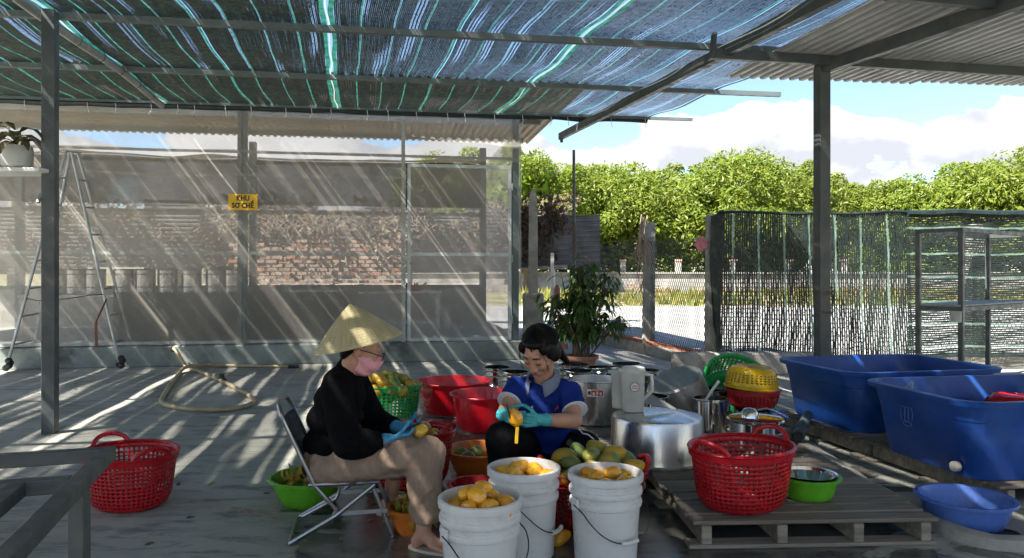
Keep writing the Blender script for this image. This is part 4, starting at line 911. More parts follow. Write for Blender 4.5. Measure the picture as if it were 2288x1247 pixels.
t = thing('steel_bowl', 'shiny steel bowl set inside the lime basin on the pallet', 'bowl', (1.425, 3.56, .134)); B().lathe([(0, .02), (.08, .02), (.11, .06), (.128, .102), (.136, .104), (.128, .098), (.10, .05), (.07, .03), (0, .028)], 40).build('shell', M['chrome'], t, 40)
basin('wash_basin', 'red basin lying inside the near blue tub', (3.02, 4.45, .465), .17, .10, M['redbasin'], tilt=(R(180), 0))
mangoes(heap(-.19, 4.42, .10, .11, 5, .02, 1, .10, 5), MG, 'mango', '', 'mangoes in the orange basin', 1.0, where='green mango in the orange basin')
def peels(name, label, cx, cy, z, r, n, rise, seed):
    rn = random.Random(seed); b = B()
    for i in range(n):
        a = rn.uniform(0, 6.28); k = math.sqrt(rn.random())*r; p = Vector((cx+k*math.cos(a), cy+k*math.sin(a), z+rise*(1-(k/r)**1.5)+rn.uniform(-.01, .015))); an = rn.uniform(0, 6.28); d = Vector((math.cos(an), math.sin(an), rn.uniform(-.5, .6))); ln = rn.uniform(.05, .11); wd = rn.uniform(.015, .028); q = p.copy(); vs = []
        sd = d.cross(Vector((rn.uniform(-.4, .4), rn.uniform(-.4, .4), 1))).normalized(); ax_ = sd.copy(); d.normalize(); cv = rn.uniform(-.6, .6)
        for j in range(6): wj = wd*math.sin(math.pi*(j+.6)/6.2); vs += [q-sd*wj/2, q+sd*wj/2]; d = Matrix.Rotation(cv, 3, ax_)@d; q = q+d*ln/5
        b.add(vs, [(2*j, 2*j+1, 2*j+3, 2*j+2) for j in range(5)])
    tag(solid(b.build(name, M['peel']), .002), label, 'peels', kind='stuff')
peels('mango_peels', 'heap of yellow mango peels in the lime basin', -1.06, 3.86, .095, .135, 120, .06, 1)
peels('mango_peels', 'mango peels in the small orange basin', -.46, 3.42, .08, .085, 60, .05, 2)

rq = random.Random(12); b = B()
for i in range(34):
    x, y = rq.gauss(-.55, .45), rq.gauss(3.75, .35)
    if Vector((x+1.06, y-3.86)).length < .24 or y < 3.0: continue
    blade(b, (x, y, .006), Vector((rq.uniform(-1, 1), rq.uniform(-1, 1), .2)), rq.uniform(.025, .06), rq.uniform(.010, .018), .18, rq)
tag(solid(b.build('peel_scraps', M['peel']), .002), 'small mango peel scraps dropped on the floor around the chair', 'peel scraps', kind='stuff')
# ---- white buckets
def bucket(label, loc, rz, ha, seed):
    t = thing('bucket', label, 'bucket', loc, rz); h = .375; r0, r1 = .128, .147
    def rr(z): return r0+(r1-r0)*z/h
    pr = [(0, .006), (r0-.012, .006), (r0-.008, 0), (r0, .004)]
    for zc in (.255, .302): pr += [(rr(zc)-.0, zc-.014), (rr(zc)+.008, zc-.010), (rr(zc)+.010, zc), (rr(zc)+.008, zc+.010), (rr(zc), zc+.014)]
    pr += [(rr(.34), .340), (rr(.345)+.010, .344), (rr(.36)+.011, .358), (rr(h)+.009, .371), (rr(h)+.002, h), (rr(h)-.005, h-.002), (r0-.004, .012), (0, .012)]
    B().lathe(pr, 56).build('shell', M['bucket'], t, 32)
    for s in (0, 1):
        a = math.pi*s; e = B().box((0, 0, 0), (.014, .044, .052), 0, .004).build('handle_ear', M['bucket'], t); e.location = ((rr(.26)+.012)*math.cos(a), (rr(.26)+.012)*math.sin(a), .258); e.rotation_euler = (0, 0, a)
    pts = []
    for k in range(25):
        f = k/24; a = math.pi*f; x = (rr(.26)+.020)*math.cos(a); s = math.sin(a); pts.append(Vector((x, -(rr(.2)+.022)*(s**.5 if s > 0 else 0)*1.0, .258-.135*s*ha)))
    pts = smooth_path(pts, 2); B().tube(pts, .0026, 6).build('bail_wire', M['blackwire'], t, True)
    mid = len(pts)//2; B().tube(pts[mid-4:mid+5], .009, 10).build('grip', M['bucket'], t, True)
    wl = B().lathe([(0, 0), (rr(.33)-.008, 0)], 40).build('water', M['water'], t); wl.location = (0, 0, .325)
    return t
BK = [('white bucket of peeled mangoes nearest the viewer, beside a bare foot', (-.118, 2.735, 0), R(35), 1, 1), ('white bucket of peeled mangoes standing farthest back of the three', (.05, 3.16, 0), R(62), 1, 2), ('white bucket of peeled mangoes nearest the wooden pallet', (.39, 3.08, 0), R(30), 1, 3)]
for lb, loc, rz, ha, sd in BK: bucket(lb, loc, rz, ha, sd)
for (lb, loc, rz, ha, sd), rise, wh in zip(BK, (.072, .040, .042), ('nearest', 'farthest back', 'beside the pallet')):
    mangoes(heap(loc[0], loc[1], .325, .108, 18, rise, 1, .060, 20+sd), MP, 'peeled_mango', '', 'peeled mangoes in the bucket '+wh, .78, where='peeled mango in the bucket '+wh)
    mangoes(heap(loc[0], loc[1], .262, .105, 8, .01, 1, .08, 30+sd), MP, 'peeled_mango', 'peeled mango under the others in the bucket '+wh, 'peeled mangoes in the bucket '+wh, .8)
mangoes([(.215, 3.27, .032)], [MP[0]], 'mango', 'pale mango lying on the floor between two white buckets', None, .8)

# ---- pallets
plm = [B().box((0, 0, 0), (1, .092, .018), 0, .004).mesh('plank') for _ in range(2)]; plm[0].materials.append(M['wood']); plm[1].materials.append(M['wood2'])
def pallet(label, c, rz, lx, ly, top, nb=10, seed=1, front=True):
    rn = random.Random(seed); t = thing('pallet', label, 'pallet', (c[0], c[1], 0), rz); pit = ly/nb
    for i in range(nb):
        o = bpy.data.objects.new('plank', rn.choice(plm)); C.objects.link(o); o.parent = t; o.location = (rn.uniform(-.012, .012), -ly/2+pit*(i+.5)+rn.uniform(-.004, .004), top-.010+rn.uniform(-.003, .002)); o.scale = (lx, pit*.80/.092*rn.uniform(.93, 1.06), 1); o.rotation_euler = (rn.uniform(-.015, .015), rn.uniform(-.004, .004), rn.uniform(-.008, .008))
    for x in (-lx/2+.06, -lx*.14, lx*.17, lx/2-.06):
        B().box((x, 0, (top-.022+.018)/2), (.045, ly-.02, top-.042), 0, .003).build('stringer', M['wood2'], t)
    for y in (-ly/2+.05, 0, ly/2-.05):
        o = bpy.data.objects.new('plank', rn.choice(plm)); C.objects.link(o); o.parent = t; o.location = (-.02, y, .0095); o.scale = (lx, 1, 1)
    return t
pallet('front wooden pallet carrying the empty red basket and lime basin', (1.31, 3.82), .045, 1.10, 1.20, .122, 11, 1)
pallet('wooden pallet under the steel pots behind the front pallet', (.95, 5.06), .045, 1.50, 1.18, .121, 11, 2)
pallet('wooden pallet under the far blue tub', (2.78, 5.40), .18, 1.25, 1.05, .12, 10, 3)
pallet('wooden pallet under the near blue tub', (3.02, 4.36), .18, 1.30, 1.06, .12, 10, 4)

# ---- tubs
def tub(label, loc, rz, hx, hy, h, stub=True):
    t = thing('tub', label, 'tub', loc, rz); rings = []
    for z, k, r in ((.0, .86, .12), (.02, .875, .13), (h*.5, .93, .14), (h*.72, .955, .15), (h*.73, .962, .15), (h-.035, .985, .15), (h-.030, 1.045, .17), (h-.004, 1.055, .17), (h, 1.045, .17), (h, .985, .15), (h-.01, .975, .15), (h*.5, .915, .13), (.05, .865, .11), (.035, .82, .10)): rings.append(rrect(hx*k, hy*k, min(r, hy*k*.8), z, 6))
    o = B().loft(rings).build('shell', M['tub'], t, 35)
    for i in range(5):
        b = B(); x = -hx*.7+i*hx*.35; b.tube([(x, hy*.87, .06), (x, hy*.93, h*.6), (x+.02, hy*.94, h*.66), (x+.10, hy*.94, h*.66), (x+.12, hy*.93, h*.6), (x+.12, hy*.87, .06)], .008, 6); b.build('moulded_rib', M['tub'], t, True)
    if stub: d = B(); d.tube([(-hx*.90, -hy*.62, .055), (-hx*.90-.03, -hy*.62, .055)], .027, 16).tube([(-hx*.9-.031, -hy*.62, .055), (-hx*.9-.034, -hy*.62, .055)], .020, 16); d.build('drain_stub', M['concrete'], t, True)
    return t
t1 = tub('far blue rectangular tub standing on a pallet by the hung net', (2.74, 5.43, .122), .20, .60, .46, .42, False)
t2 = tub('near blue rectangular tub cut by the right edge', (2.87, 4.27, .122), .16, .62, .44, .42)
e = B()                                                       # moulded lotus emblem on the left end
for s in (-1, 0, 1):
    e.tube([Vector((-.615, .05+s*.03+.02*math.cos(a), .27+.045*math.sin(a))) for a in [k*.523 for k in range(12)]], .0012, 4, True)
e.tube([Vector((-.610, .05+.035*math.cos(a), .215+.012*math.sin(a))) for a in [k*.523 for k in range(12)]], .002, 4, True)
e.build('emblem', M['emblem'], t2)
w_ = thing('wire_hook', 'thin bent wire hooked over the rim of the near tub', 'wire', at(2035, 860, 4.4)); B().tube([at(2018, 872, 4.38), at(2036, 854, 4.38), at(2040, 853, 4.38), at(2036, 880, 4.36)], .004, 6).build('hook', M['hose'], w_, True, world=True)
pv = thing('drain_pipe', 'grey plastic drain pipe lying below the far tub corner', 'pipe', (2.02, 5.2, 0)); p1, p2 = Vector((2.15, 5.36, .17)), Vector((1.93, 4.98, .10))
B().tube([p1, p2], .036, 14).tube([p1.lerp(p2, .55), p1.lerp(p2, .75)], .043, 14).tube([p1.lerp(p2, .9), p2], .044, 14).build('pipe', M['pvc'], pv, True, world=True); B().tube([p2-Vector((.01, .02, .006)), p2], .033, 14).build('pipe_mouth', M['black'], pv, world=True)
b = B(); b.ell((1.97, 5.28, .05), (.09, .07, .05), None, 9, 6); tag(b.build('stone', M['concrete']), 'pale stone by the grey drain pipe', 'stone')
# kerbs
def kerb(label, pts, w_=.09, h=.06, sd=1):
    rn = random.Random(sd); b = B(); P_ = smooth_path([Vector(p) for p in pts], 8); rings = []
    for i, p in enumerate(P_):
        d = (P_[min(i+1, len(P_)-1)]-P_[max(i-1, 0)]).normalized(); n_ = Vector((-d.y, d.x, 0)); k = 1+.18*noise.noise((p.x*6, p.y*6, sd))
        rings.append([p-n_*w_*.55, p-n_*w_*.45*k+Vector((0, 0, h*k*.85)), p+Vector((0, 0, h*k)), p+n_*w_*.45*k+Vector((0, 0, h*k*.85)), p+n_*w_*.55])
    b.loft(rings); tag(b.build('kerb', M['concrete'], None, 60), label, 'kerb')
kerb('rough concrete kerb running between the pallets and the blue tubs', [(1.97, 6.0, 0), (1.98, 5.0, 0), (1.955, 4.3, 0), (1.95, 3.72, 0)], .11, .06, 1)
kerb('rough concrete kerb turning the corner beside the blue basin', [(1.95, 3.66, 0), (1.99, 3.46, 0), (2.06, 3.27, 0), (2.25, 3.22, 0), (2.9, 3.24, 0)], .09, .055, 2)
t = thing('floor_drain', 'black drain grate in the wet corner by the kerb', 'drain', (2.24, 3.36, 0)); B().lathe([(0, .012), (.05, .014), (.055, .02), (.065, .02), (.068, 0), (0, 0)], 24).build('grate', M['black'], t, 40)
# broken concrete wall stub behind the colanders
t = thing('low_wall_block', 'worn low concrete wall between the pots and the far tub', 'low wall', (2.9, 8.6, 0)); B().box((2.75, 8.75, .13), (1.7, .20, .26), .03, .02).build('block', M['concrete'], t, world=True)

# ---- pots and kitchen ware
def pot(name, label, loc, r, h, mat='chrome', rz=0., rings=(), rot=None, closed=None, bail=False, group=None, th=.004, flare=.008, base=.97, cat='pot'):
    t = thing(name, label, cat, loc, rz, group); rb = r*base
    pr = [(0, 0), (rb-.012, 0), (rb, .012)]
    for z in rings: pr += [(r, z-.008), (r+.005, z), (r, z+.008)]
    pr += [(r, h-.010), (r+flare, h-.004), (r+flare, h), (r-th, h), (r-th, h-.012), (rb-th, .02), (0, .012)]
    B().lathe(pr, 56).build('body', M[mat], t, 30)
    if bail:
        b = B(); b.tube([((r+.006)*math.cos(a), (r+.006)*math.sin(a), h-.03+.0*a) for a in [math.pi*k/18 for k in range(19)]], .004, 6); o = b.build('bail', M['chrome'], t, True); o.location = (0, 0, .022); o.rotation_euler = (R(6), 0, 0)
        for s in (-1, 1): B().box((s*(r+.006), 0, h-.03), (.008, .03, .03), 0, .002).build('lug', M['chrome'], t)
    return t
for i, (x, y) in enumerate(((-.15, 7.45), (.02, 7.12))):
    pot('steel_pail', ('shiny steel pail farther from the viewer behind the red basin', 'shiny steel pail touching the head of the person in blue')[i], (x, y, 0), .14, .25, rings=(.08, .17, .22), bail=True, rz=i*1.2+.4, group='steel pails by the plinth')
SP = [(.62, 7.38, 'behind the shoulder of the person in blue, farther one'), (.60, 6.90, 'behind the shoulder of the person in blue, nearer one'), (.88, 7.12, 'just before the potted shrub'), (1.16, 7.42, 'farthest back under the wire fence'), (.97, 6.62, 'directly behind the white jugs'), (1.24, 6.92, 'nearest the tilted pot')]
for i, (x, y, wh) in enumerate(SP): pot('steel_pail', 'shiny steel pail '+wh, (x, y, 0), .145, .29, rings=(.09, .2, .255), bail=True, rz=i*1.7, group='steel pails behind the pots')
sp = pot('stock_pot', 'large aluminium pot with a red and white sticker behind the person in blue', (.60, 5.34, .122), .195, .315, 'alu', flare=.012)
b = B(); b.lathe([(.1965, .215), (.1965, .265)], 10, a0=R(-112), a1=R(-78)); b.build('sticker', M['white'], sp); b = B(); b.lathe([(.1972, .221), (.1972, .259)], 8, a0=R(-104), a1=R(-80)); b.build('sticker_print', M['labelred'], sp)
for i in range(3): B().lathe([(.1978, .226), (.1978, .246+.006*(i % 2))], 3, a0=R(-101+i*7), a1=R(-97+i*7)).build('sticker_print', M['white'], sp)
B().lathe([(.1974, .228), (.1974, .254)], 4, a0=R(-110.5), a1=R(-105)).build('sticker_print', M['ink'], sp)
o = B().lathe([(0, 0), (.188, 0)], 40).build('water', M['water'], sp); o.location = (0, 0, .235); 
ip = thing('upturned_pot', 'huge aluminium pot turned upside down on the pallet', 'pot', (.84, 4.28, .122)); B().lathe([(0, .018), (.262, .018), (.262, .0), (.288, 0), (.290, .012), (.272, .020), (.268, .05), (.262, .235), (.255, .252), (.235, .258), (.12, .262), (0, .262)], 72).build('body', M['alu'], ip, 28)
def jug(label, loc, r, h, rz, logo):
    t = thing('plastic_jug', label, 'jug', loc, rz); B().lathe([(0, 0), (r*.86, 0), (r*.9, .008), (r, h*.86), (r*1.03, h*.87), (r*1.03, h*.96), (r*.9, h*.985), (r*.86, h*.96), (0, h*.96)], 36, sy=.92).build('body', M['jug'], t, 35)
    B().tube([(r*.95, 0, h*.82), (r+.045, 0, h*.80), (r+.050, 0, h*.45), (r*.92, 0, h*.25)], .011, 8).build('handle', M['jug'], t, True)
    B().lathe([(0, h*.97), (r*.95, h*.97), (r*.98, h*.985), (r*.9, h), (0, h)], 30, sy=.92).build('lid', M['white'], t, 40)
    B().box((-r*1.05, 0, h*.93), (.04, .03, .02), 0, .004).build('spout', M['jug'], t)
    return t
j1 = jug('white lidded plastic jug with a round logo on the upturned pot', (.715, 4.36, .386), .070, .26, R(10), True)
lg = B(); lg.tube([(.026*math.cos(a), 0, .026*math.sin(a)) for a in [k*.31416 for k in range(20)]], .0016, 5, True); o = lg.build('logo_ring', M['bark'], j1); o.location = (-.012, -.0650, .150); o.rotation_euler = (R(3), 0, R(-10)); 
o = B().lathe([(0, 0), (.0245, 0)], 24).build('logo_disc', M['white'], j1); o.location = (-.012, -.0648, .150); o.rotation_euler = (R(93), 0, R(-10))
o = B().box((0, 0, 0), (.034, .001, .005)).build('logo_print', M['labelred'], j1); o.location = (-.012, -.0662, .156); o.rotation_euler = (0, 0, R(-10)); o = B().box((0, 0, 0), (.038, .001, .003)).build('logo_print', M['bark'], j1); o.location = (-.012, -.0660, .144); o.rotation_euler = (0, 0, R(-10))
jug('milky plastic jug with a handle beside the logo jug', (.655, 4.47, .386), .056, .225, R(-40), False)
t = thing('steel_scraper', 'dull flat steel scraper lying on the upturned pot', 'scraper', (.86, 4.40, .386)); b = B(); b.loft([[(-.08, -.05, .0), (.11, -.006, .0), (.11, .006, 0), (-.08, .05, 0)], [(-.08, -.05, .004), (.11, -.006, .004), (.11, .006, .004), (-.08, .05, .004)]]); o = b.build('blade', M['galv'], t); o.location = (.005, -.02, .046); o.rotation_euler = (R(38), R(20), R(-6)); B().box((-.085, .0, .075), (.05, .03, .03), R(-6), .006).build('grip', M['black'], t)
tpz = pot('tilted_pot', 'aluminium pot leaning with its round bottom turned up', (1.18, 5.20, .122), .20, .24, 'dull_alu', flare=.012); tpz.location = (1.12, 5.10, .47); tpz.rotation_euler = Vector((0, 0, -1)).rotation_difference(Vector((-.38, -.20, .90)).normalized()).to_euler()
b = B(); b.lathe([(0, 0), (.15, 0), (.16, .02), (.15, .10), (.14, .10), (0, .10)], 30); o = thing('steel_dish', 'steel dish propping up the leaning pot', 'dish', (1.15, 5.35, .122)); b.build('body', M['alu'], o, 30)
pot('small_pot', 'small steel pot between the jugs and the leaning pot', (.93, 4.86, .122), .10, .27, rings=(.10, .18), bail=True)
cn = pot('tall_canister', 'tall stainless canister with a scoop standing in it', (1.28, 4.78, .122), .105, .27, rings=(.05,), th=.004)
sc = thing('plastic_scoop', 'white scoop with a grey handle standing in the tall canister', 'scoop', (1.24, 4.74, .36)); B().tube([(0, 0, .02), (.05, -.01, .10), (.085, -.015, .15)], .009, 8).build('handle', M['jug'], sc, True); b = B().box((-.01, 0, -.015), (.07, .05, .09), 0, .01); b.build('scoop_cup', M['jug'], sc)
pot('small_pot', 'dark rimmed steel pot behind the tall canister', (1.43, 5.22, .122), .11, .26, rings=(.12, .2))
st_ = thing('steamer_pot', 'stacked stainless steamer pot with a flat lid on the pallet', 'pot', (1.44, 4.36, .122)); B().lathe([(0, 0), (.148, 0), (.155, .01)]+[q for z in (.075, .145) for q in ((.155, z-.012), (.163, z-.006), (.163, z+.004), (.156, z+.010))]+[(.155, .205), (.163, .210), (.165, .218), (.158, .224), (.148, .220), (0, .226)], 60).build('body', M['chrome'], st_, 30)
la = thing('ladle', 'steel ladle with a blue handle on the steamer lid', 'ladle', (1.42, 4.33, .352)); b = B(); b.lathe([(.0, .055), (.03, .05), (.048, .03), (.054, 0), (.051, 0), (.045, .027), (.028, .046), (0, .05)], 28); o = b.build('bowl', M['chrome'], la, True); o.location = (-.02, .02, 0); B().tube([(.02, .0, .045), (.06, -.03, .06), (.09, -.06, .055)], .006, 8).build('neck', M['chrome'], la, True); B().tube([(.085, -.056, .056), (.13, -.10, .035), (.155, -.125, .020)], [.008, .011, .010], 10).build('handle', pm('navy_handle', (.01, .03, .16), .3), la, True)
# colanders
def colander(label, loc, r, h, mat, flip):
    t = thing('colander', label, 'colander', loc); b = B(); n = 72; zs = [0, .02]+[.02+(h-.035)*k/14 for k in range(1, 15)]+[h]
    def rad(z): return r*(.62+.38*math.sqrt(max(0, 1-(1-z/h)**2))) if z > 0 else r*.60
    vs = [(rad(z)*math.cos(2*math.pi*k/n), rad(z)*math.sin(2*math.pi*k/n), z) for z in zs for k in range(n)]; fs = []
    for j in range(len(zs)-1):
        for k in range(n):
            if 5 <= j < 13 and j % 2 and k % 2: continue
            fs.append((j*n+k, j*n+(k+1) % n, (j+1)*n+(k+1) % n, (j+1)*n+k))
    b.add(vs, fs); b.add([(rad(0)*math.cos(2*math.pi*k/n), rad(0)*math.sin(2*math.pi*k/n), 0) for k in range(n)], [tuple(range(n))]); o = solid(b.build('bowl', mat, t, 45), .003, 0)
    rm = B().tube([((r+.006)*math.cos(2*math.pi*k/48), (r+.006)*math.sin(2*math.pi*k/48), h) for k in range(48)], .008, 8, True).build('rim', mat, t, True)
    if flip: t.rotation_euler = (R(180), R(4), 0)
    return t
pot('small_pot', 'steel pot under the stacked red and yellow colanders', (1.63, 5.0, .122), .12, .16)
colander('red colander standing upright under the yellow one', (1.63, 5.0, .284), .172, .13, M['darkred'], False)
colander('yellow colander turned over on top of the red one', (1.63, 5.0, .575), .172, .145, M['yellow'], True)
gb_ = basket('green_sieve_basket', 'green lattice basket leaning on its side behind the colanders', (1.68, 5.66, .24), 0, M['green'], r0=.22, r1=.275, h=.18, sy=1., handles=False, ribs=50, rows=6); gb_.rotation_euler = (R(52), 0, R(12))
# steel rack
rk = thing('steel_rack', 'dark square tube rack with a pale shelf before the hung net', 'rack', (4.35, 7.15, 0)); P2, P1 = Vector((4.35, 7.15, 0)), Vector((4.10, 7.45, 0)); ld_ = Vector((.80, .60, 0)); ln_ = 1.7
for p in (P2, P1, P2+ld_*ln_, P1+ld_*ln_): B().box(p+Vector((0, 0, .82)), (.045, .045, 1.64), R(37), .003).build('upright', M['steel'], rk, world=True)
for z in (1.62, .85):
    for a, b_ in ((P2, P1), (P2, P2+ld_*ln_), (P1, P1+ld_*ln_), (P2+ld_*ln_, P1+ld_*ln_)): d = (b_-a).normalized()*.024; B().bar(a+d+Vector((0, 0, z)), b_-d+Vector((0, 0, z)), .04).build('rail', M['steel'], rk, world=True)
c_ = (P1+P2)/2+ld_*ln_/2; B().box(c_+Vector((0, 0, .882)), (ln_+.05, .40, .02), R(36.9), .003).build('shelf', pm('pale_shelf', (.30, .34, .34), .5), rk, world=True)
cu = thing('hanging_cup', 'small white plastic cup hanging on the steel rack', 'cup', at(2136, 720, 7.05)); B().lathe([(0, 0), (.045, 0), (.052, .10), (.056, .105), (.05, .105), (.043, .01), (0, .01)], 28).build('cup_shell', M['jug'], cu, 40); B().tube([(.05, .0, .09), (.06, .05, .10), (.05, .09, .11)], .003, 5).build('wire_loop', M['blackwire'], cu, True)
# litter on the floor
lb_ = ['dry curled leaf lying on the floor near the lone red basket', 'dark leaf scrap on the floor left of the lime basin', 'thin twig on the floor behind the lone red basket', 'dead leaf on the floor before the ladder', 'dead leaf on the floor beside the hose', 'dark scrap on the floor before the lone basket', 'dead leaf near the steel post foot']
for (px, py), lb in zip(((417, 1160), (590, 1105), (400, 1080), (170, 870), (510, 835), (345, 1215), (165, 858)), lb_):
    b = B(); blade(b, (0, 0, .006), Vector((1, .2, .35)), rnd(.05, .08), .022, .25, rs); o = b.build('fallen_leaf', M['dry']); o.location = gnd(px, py); o.rotation_euler = (0, 0, rnd(0, 6)); tag(solid(o, .001), lb, 'leaf')
# ------------------------------------------------------------------ people
def blob(name, b, voxel, mat, parent, smooth=4, disp=0., dsize=.08, base=(0, 0, 0)):
    b.v = [(x-base[0], y-base[1], z-base[2]) for x, y, z in b.v]
    m = b.mesh(name); o = bpy.data.objects.new(name, m); C.objects.link(o); o.parent = parent; m.materials.append(mat)
    r = o.modifiers.new('skin', 'REMESH'); r.mode = 'VOXEL'; r.voxel_size = voxel; r.use_smooth_shade = True
    s = o.modifiers.new('soften', 'SMOOTH'); s.factor = .5; s.iterations = smooth
    if disp:
        tx = bpy.data.textures.get('folds%g' % dsize) or bpy.data.textures.new('folds%g' % dsize, 'CLOUDS'); tx.noise_scale = dsize; tx.noise_depth = 2
        d = o.modifiers.new('folds', 'DISPLACE'); d.texture = tx; d.strength = disp; d.mid_level = .5
        s = o.modifiers.new('soften2', 'SMOOTH'); s.factor = .5; s.iterations = 2
    return o
def head(b, M4):
    """head facing -Y, centred between ears; M4 places it"""
    R3 = M4.to_3x3(); f = lambda x, y, z: M4@Vector((x, y, z))
    b.ell(f(0, .012, .025), (.072, .092, .088), R3, 20, 14); b.ell(f(0, -.022, -.020), (.063, .070, .092), R3, 20, 14)
    b.ell(f(0, -.048, -.078), (.036, .036, .034), R3); b.ell(f(0, -.072, .036), (.050, .018, .022), R3)
    for s in (-1, 1):
        b.ell(f(s*.036, -.066, -.028), (.026, .022, .026), R3); b.ell(f(s*.074, .016, -.008), (.011, .020, .032), R3, 10, 8); b.ell(f(s*.012, -.096, -.038), (.011, .011, .009), R3, 10, 8)
        b.ell(f(s*.030, -.077, .006), (.016, .012, .011), R3, 10, 8)
    b.cap(f(0, -.086, .018), f(0, -.102, -.034), .009, .013, 10); b.ell(f(0, -.085, -.064), (.024, .012, .010), R3, 12, 8)
def hand(b, wrist, d, palm_n, curl, scale=1., spread=.2, thumb=1):
    """palm plus five bent fingers; d = pointing direction, palm_n = palm normal (fingers curl towards it)"""
    d = Vector(d).normalized(); n = Vector(palm_n); n = (n-d*n.dot(d)).normalized(); s = d.cross(n); w0 = Vector(wrist); k = scale
    kn = w0+d*.078*k
    for i in (-1, -.33, .33, 1): b.cap(w0+s*.018*i*k, kn+s*.030*i*k, .016*k, .0125*k, 8)
    for i, (off, ln) in enumerate(((-.032, .066), (-.011, .078), (.011, .073), (.031, .058))):
        p = kn+s*off*k; dd = (d+s*off*spread*8).normalized(); r = .0088*k; c = curl*(1+.08*i)
        for seg, f in enumerate((.45, .32, .23)):
            dd = (Matrix.Rotation(-c*(.55 if seg == 0 else .75), 3, s)@dd) if False else (dd*math.cos(c*.6)+n*math.sin(c*.6)).normalized(); q = p+dd*ln*f*k*1.05; b.cap(p, q, r, r*.92, 8); p = q; r *= .93
            n2 = (n-dd*n.dot(dd)); 
    p = w0+d*.022*k-s*.024*k*thumb; dd = (d*.65-s*.6*thumb+n*.35).normalized()
    for f in (.038, .030, .024): q = p+dd*f*k; b.cap(p, q, .0115*k, .0095*k, 8); p = q; dd = (dd+n*.35+d*.15+s*.15*thumb).normalized()
def headm(pos, yaw, pitch, roll=0., sc=1.): return Matrix.Translation(Vector(pos))@Matrix.Rotation(yaw, 4, 'Z')@Matrix.Rotation(pitch, 4, 'X')@Matrix.Rotation(roll, 4, 'Y')@Matrix.Scale(sc, 4)

# ---- person in the conical hat, on a folding chair
base = Vector((-.80, 3.44, 0)); H1 = headm((-.690, 3.41, .842), R(97), R(20), 0, .90); b = B(); head(b, H1)
b.cap((-.765, 3.43, .70), H1@Vector((0, .03, -.07)), .052, .047); b.ell((-.80, 3.44, .65), (.07, .14, .06))
for sh_, el, wr in (((-.78, 3.28, .685), (-.715, 3.20, .44), (-.545, 3.30, .452)), ((-.77, 3.60, .685), (-.68, 3.66, .455), (-.53, 3.50, .468))): b.cap(sh_, el, .042, .036); b.cap(el, wr, .036, .026)
for hp_, kn, an, toe in (((-.85, 3.35, .34), (-.365, 3.25, .405), (-.385, 3.20, .075), (-.275, 3.16, .028)), ((-.85, 3.53, .34), (-.555, 3.66, .405), (-.605, 3.68, .075), (-.49, 3.72, .028))):
    b.cap(hp_, kn, .075, .055); b.cap(kn, Vector(kn).lerp(Vector(an), .35), .052, .050); b.cap(Vector(kn).lerp(Vector(an), .35), an, .050, .033); hl = Vector(an)+(Vector(an)-Vector(toe)).normalized()*.030; hl.z = .036; td = (Vector(toe)-hl)
    sd = Vector((-td.y, td.x, 0)).normalized(); b.cap(hl, Vector(an), .030, .033); b.cap(Vector(an)+Vector((0, 0, -.008)), hl+td*.66, .033, .026)
    for i in (-1.4, -.6, .2, .9, 1.5): b.cap(hl+td*.55+sd*.016*i, hl+td*(.98-.05*abs(i+1)*.8)+sd*.020*i+Vector((0, 0, -.014)), .017, .011, 8)
b.ell((-.84, 3.44, .40), (.11, .15, .13))
pw = blob('person', b, .0065, M['skin'], None, 3, base=base); pw.location = base; tag(pw, 'person in black knit top, taupe trousers and conical hat peeling mangoes on a chair', 'person')
# black top
b = B()
for z, x, rx, ry in ((.315, -.845, .125, .185), (.42, -.838, .130, .182), (.53, -.822, .128, .178), (.62, -.800, .118, .180), (.69, -.785, .090, .165)): b.ell((x, 3.44, z), (rx, ry, .085), None, 24, 12)
b.cap((-.775, 3.32, .695), (-.768, 3.56, .695), .062, .062); b.cap((-.785, 3.44, .70), (-.755, 3.43, .765), .075, .060)
for sh_, el, wr in (((-.785, 3.285, .685), (-.715, 3.205, .455), (-.585, 3.28, .448)), ((-.775, 3.595, .685), (-.68, 3.66, .46), (-.565, 3.53, .462))):
    b.cap(sh_, el, .070, .068, 16); b.tube([Vector(el), Vector(el).lerp(Vector(wr), .5), Vector(wr)], [.068, .066, .050], 16); b.ell(el, (.068, .068, .066))
blob('knit_top', b, .009, M['sweater'], pw, 6, .016, .10, base)
# trousers
b = B(); b.ell((-.85, 3.44, .335), (.125, .175, .085), None, 24, 12)
for hp_, kn, an in (((-.85, 3.35, .325), (-.365, 3.25, .40), (-.378, 3.205, .115)), ((-.85, 3.53, .325), (-.555, 3.66, .40), (-.590, 3.675, .185))):
    b.cap(hp_, kn, .098, .078, 18); k_ = Vector(kn); a_ = Vector(an); b.tube([k_, k_.lerp(a_, .3)+Vector((-.012, 0, 0)), k_.lerp(a_, .7)+Vector((-.006, 0, 0)), a_], [.078, .080, .068, .058], 18)
blob('trousers', b, .009, M['trouser'], pw, 5, .040, .065, base)
# hat
prof = [(.2045, -.003), (.203, .002)]+[(.203*(1-k/14), .002+.182*(k/14)+.010*math.sin(math.pi*k/14)) for k in range(1, 15)]
prof[-1] = (0.0, .184); inner = [(r*.985, z-.006) for r, z in prof[1:-1]][::-1]
hat = B().lathe(prof+[(0.0, .176)]+inner+[(.2045, -.003)], 64).build('conical_hat', M['hat'], pw, 50); hat.location = Vector((-.706, 3.40, .880))-base; hat.rotation_euler = (R(3), R(-12.5), 0)
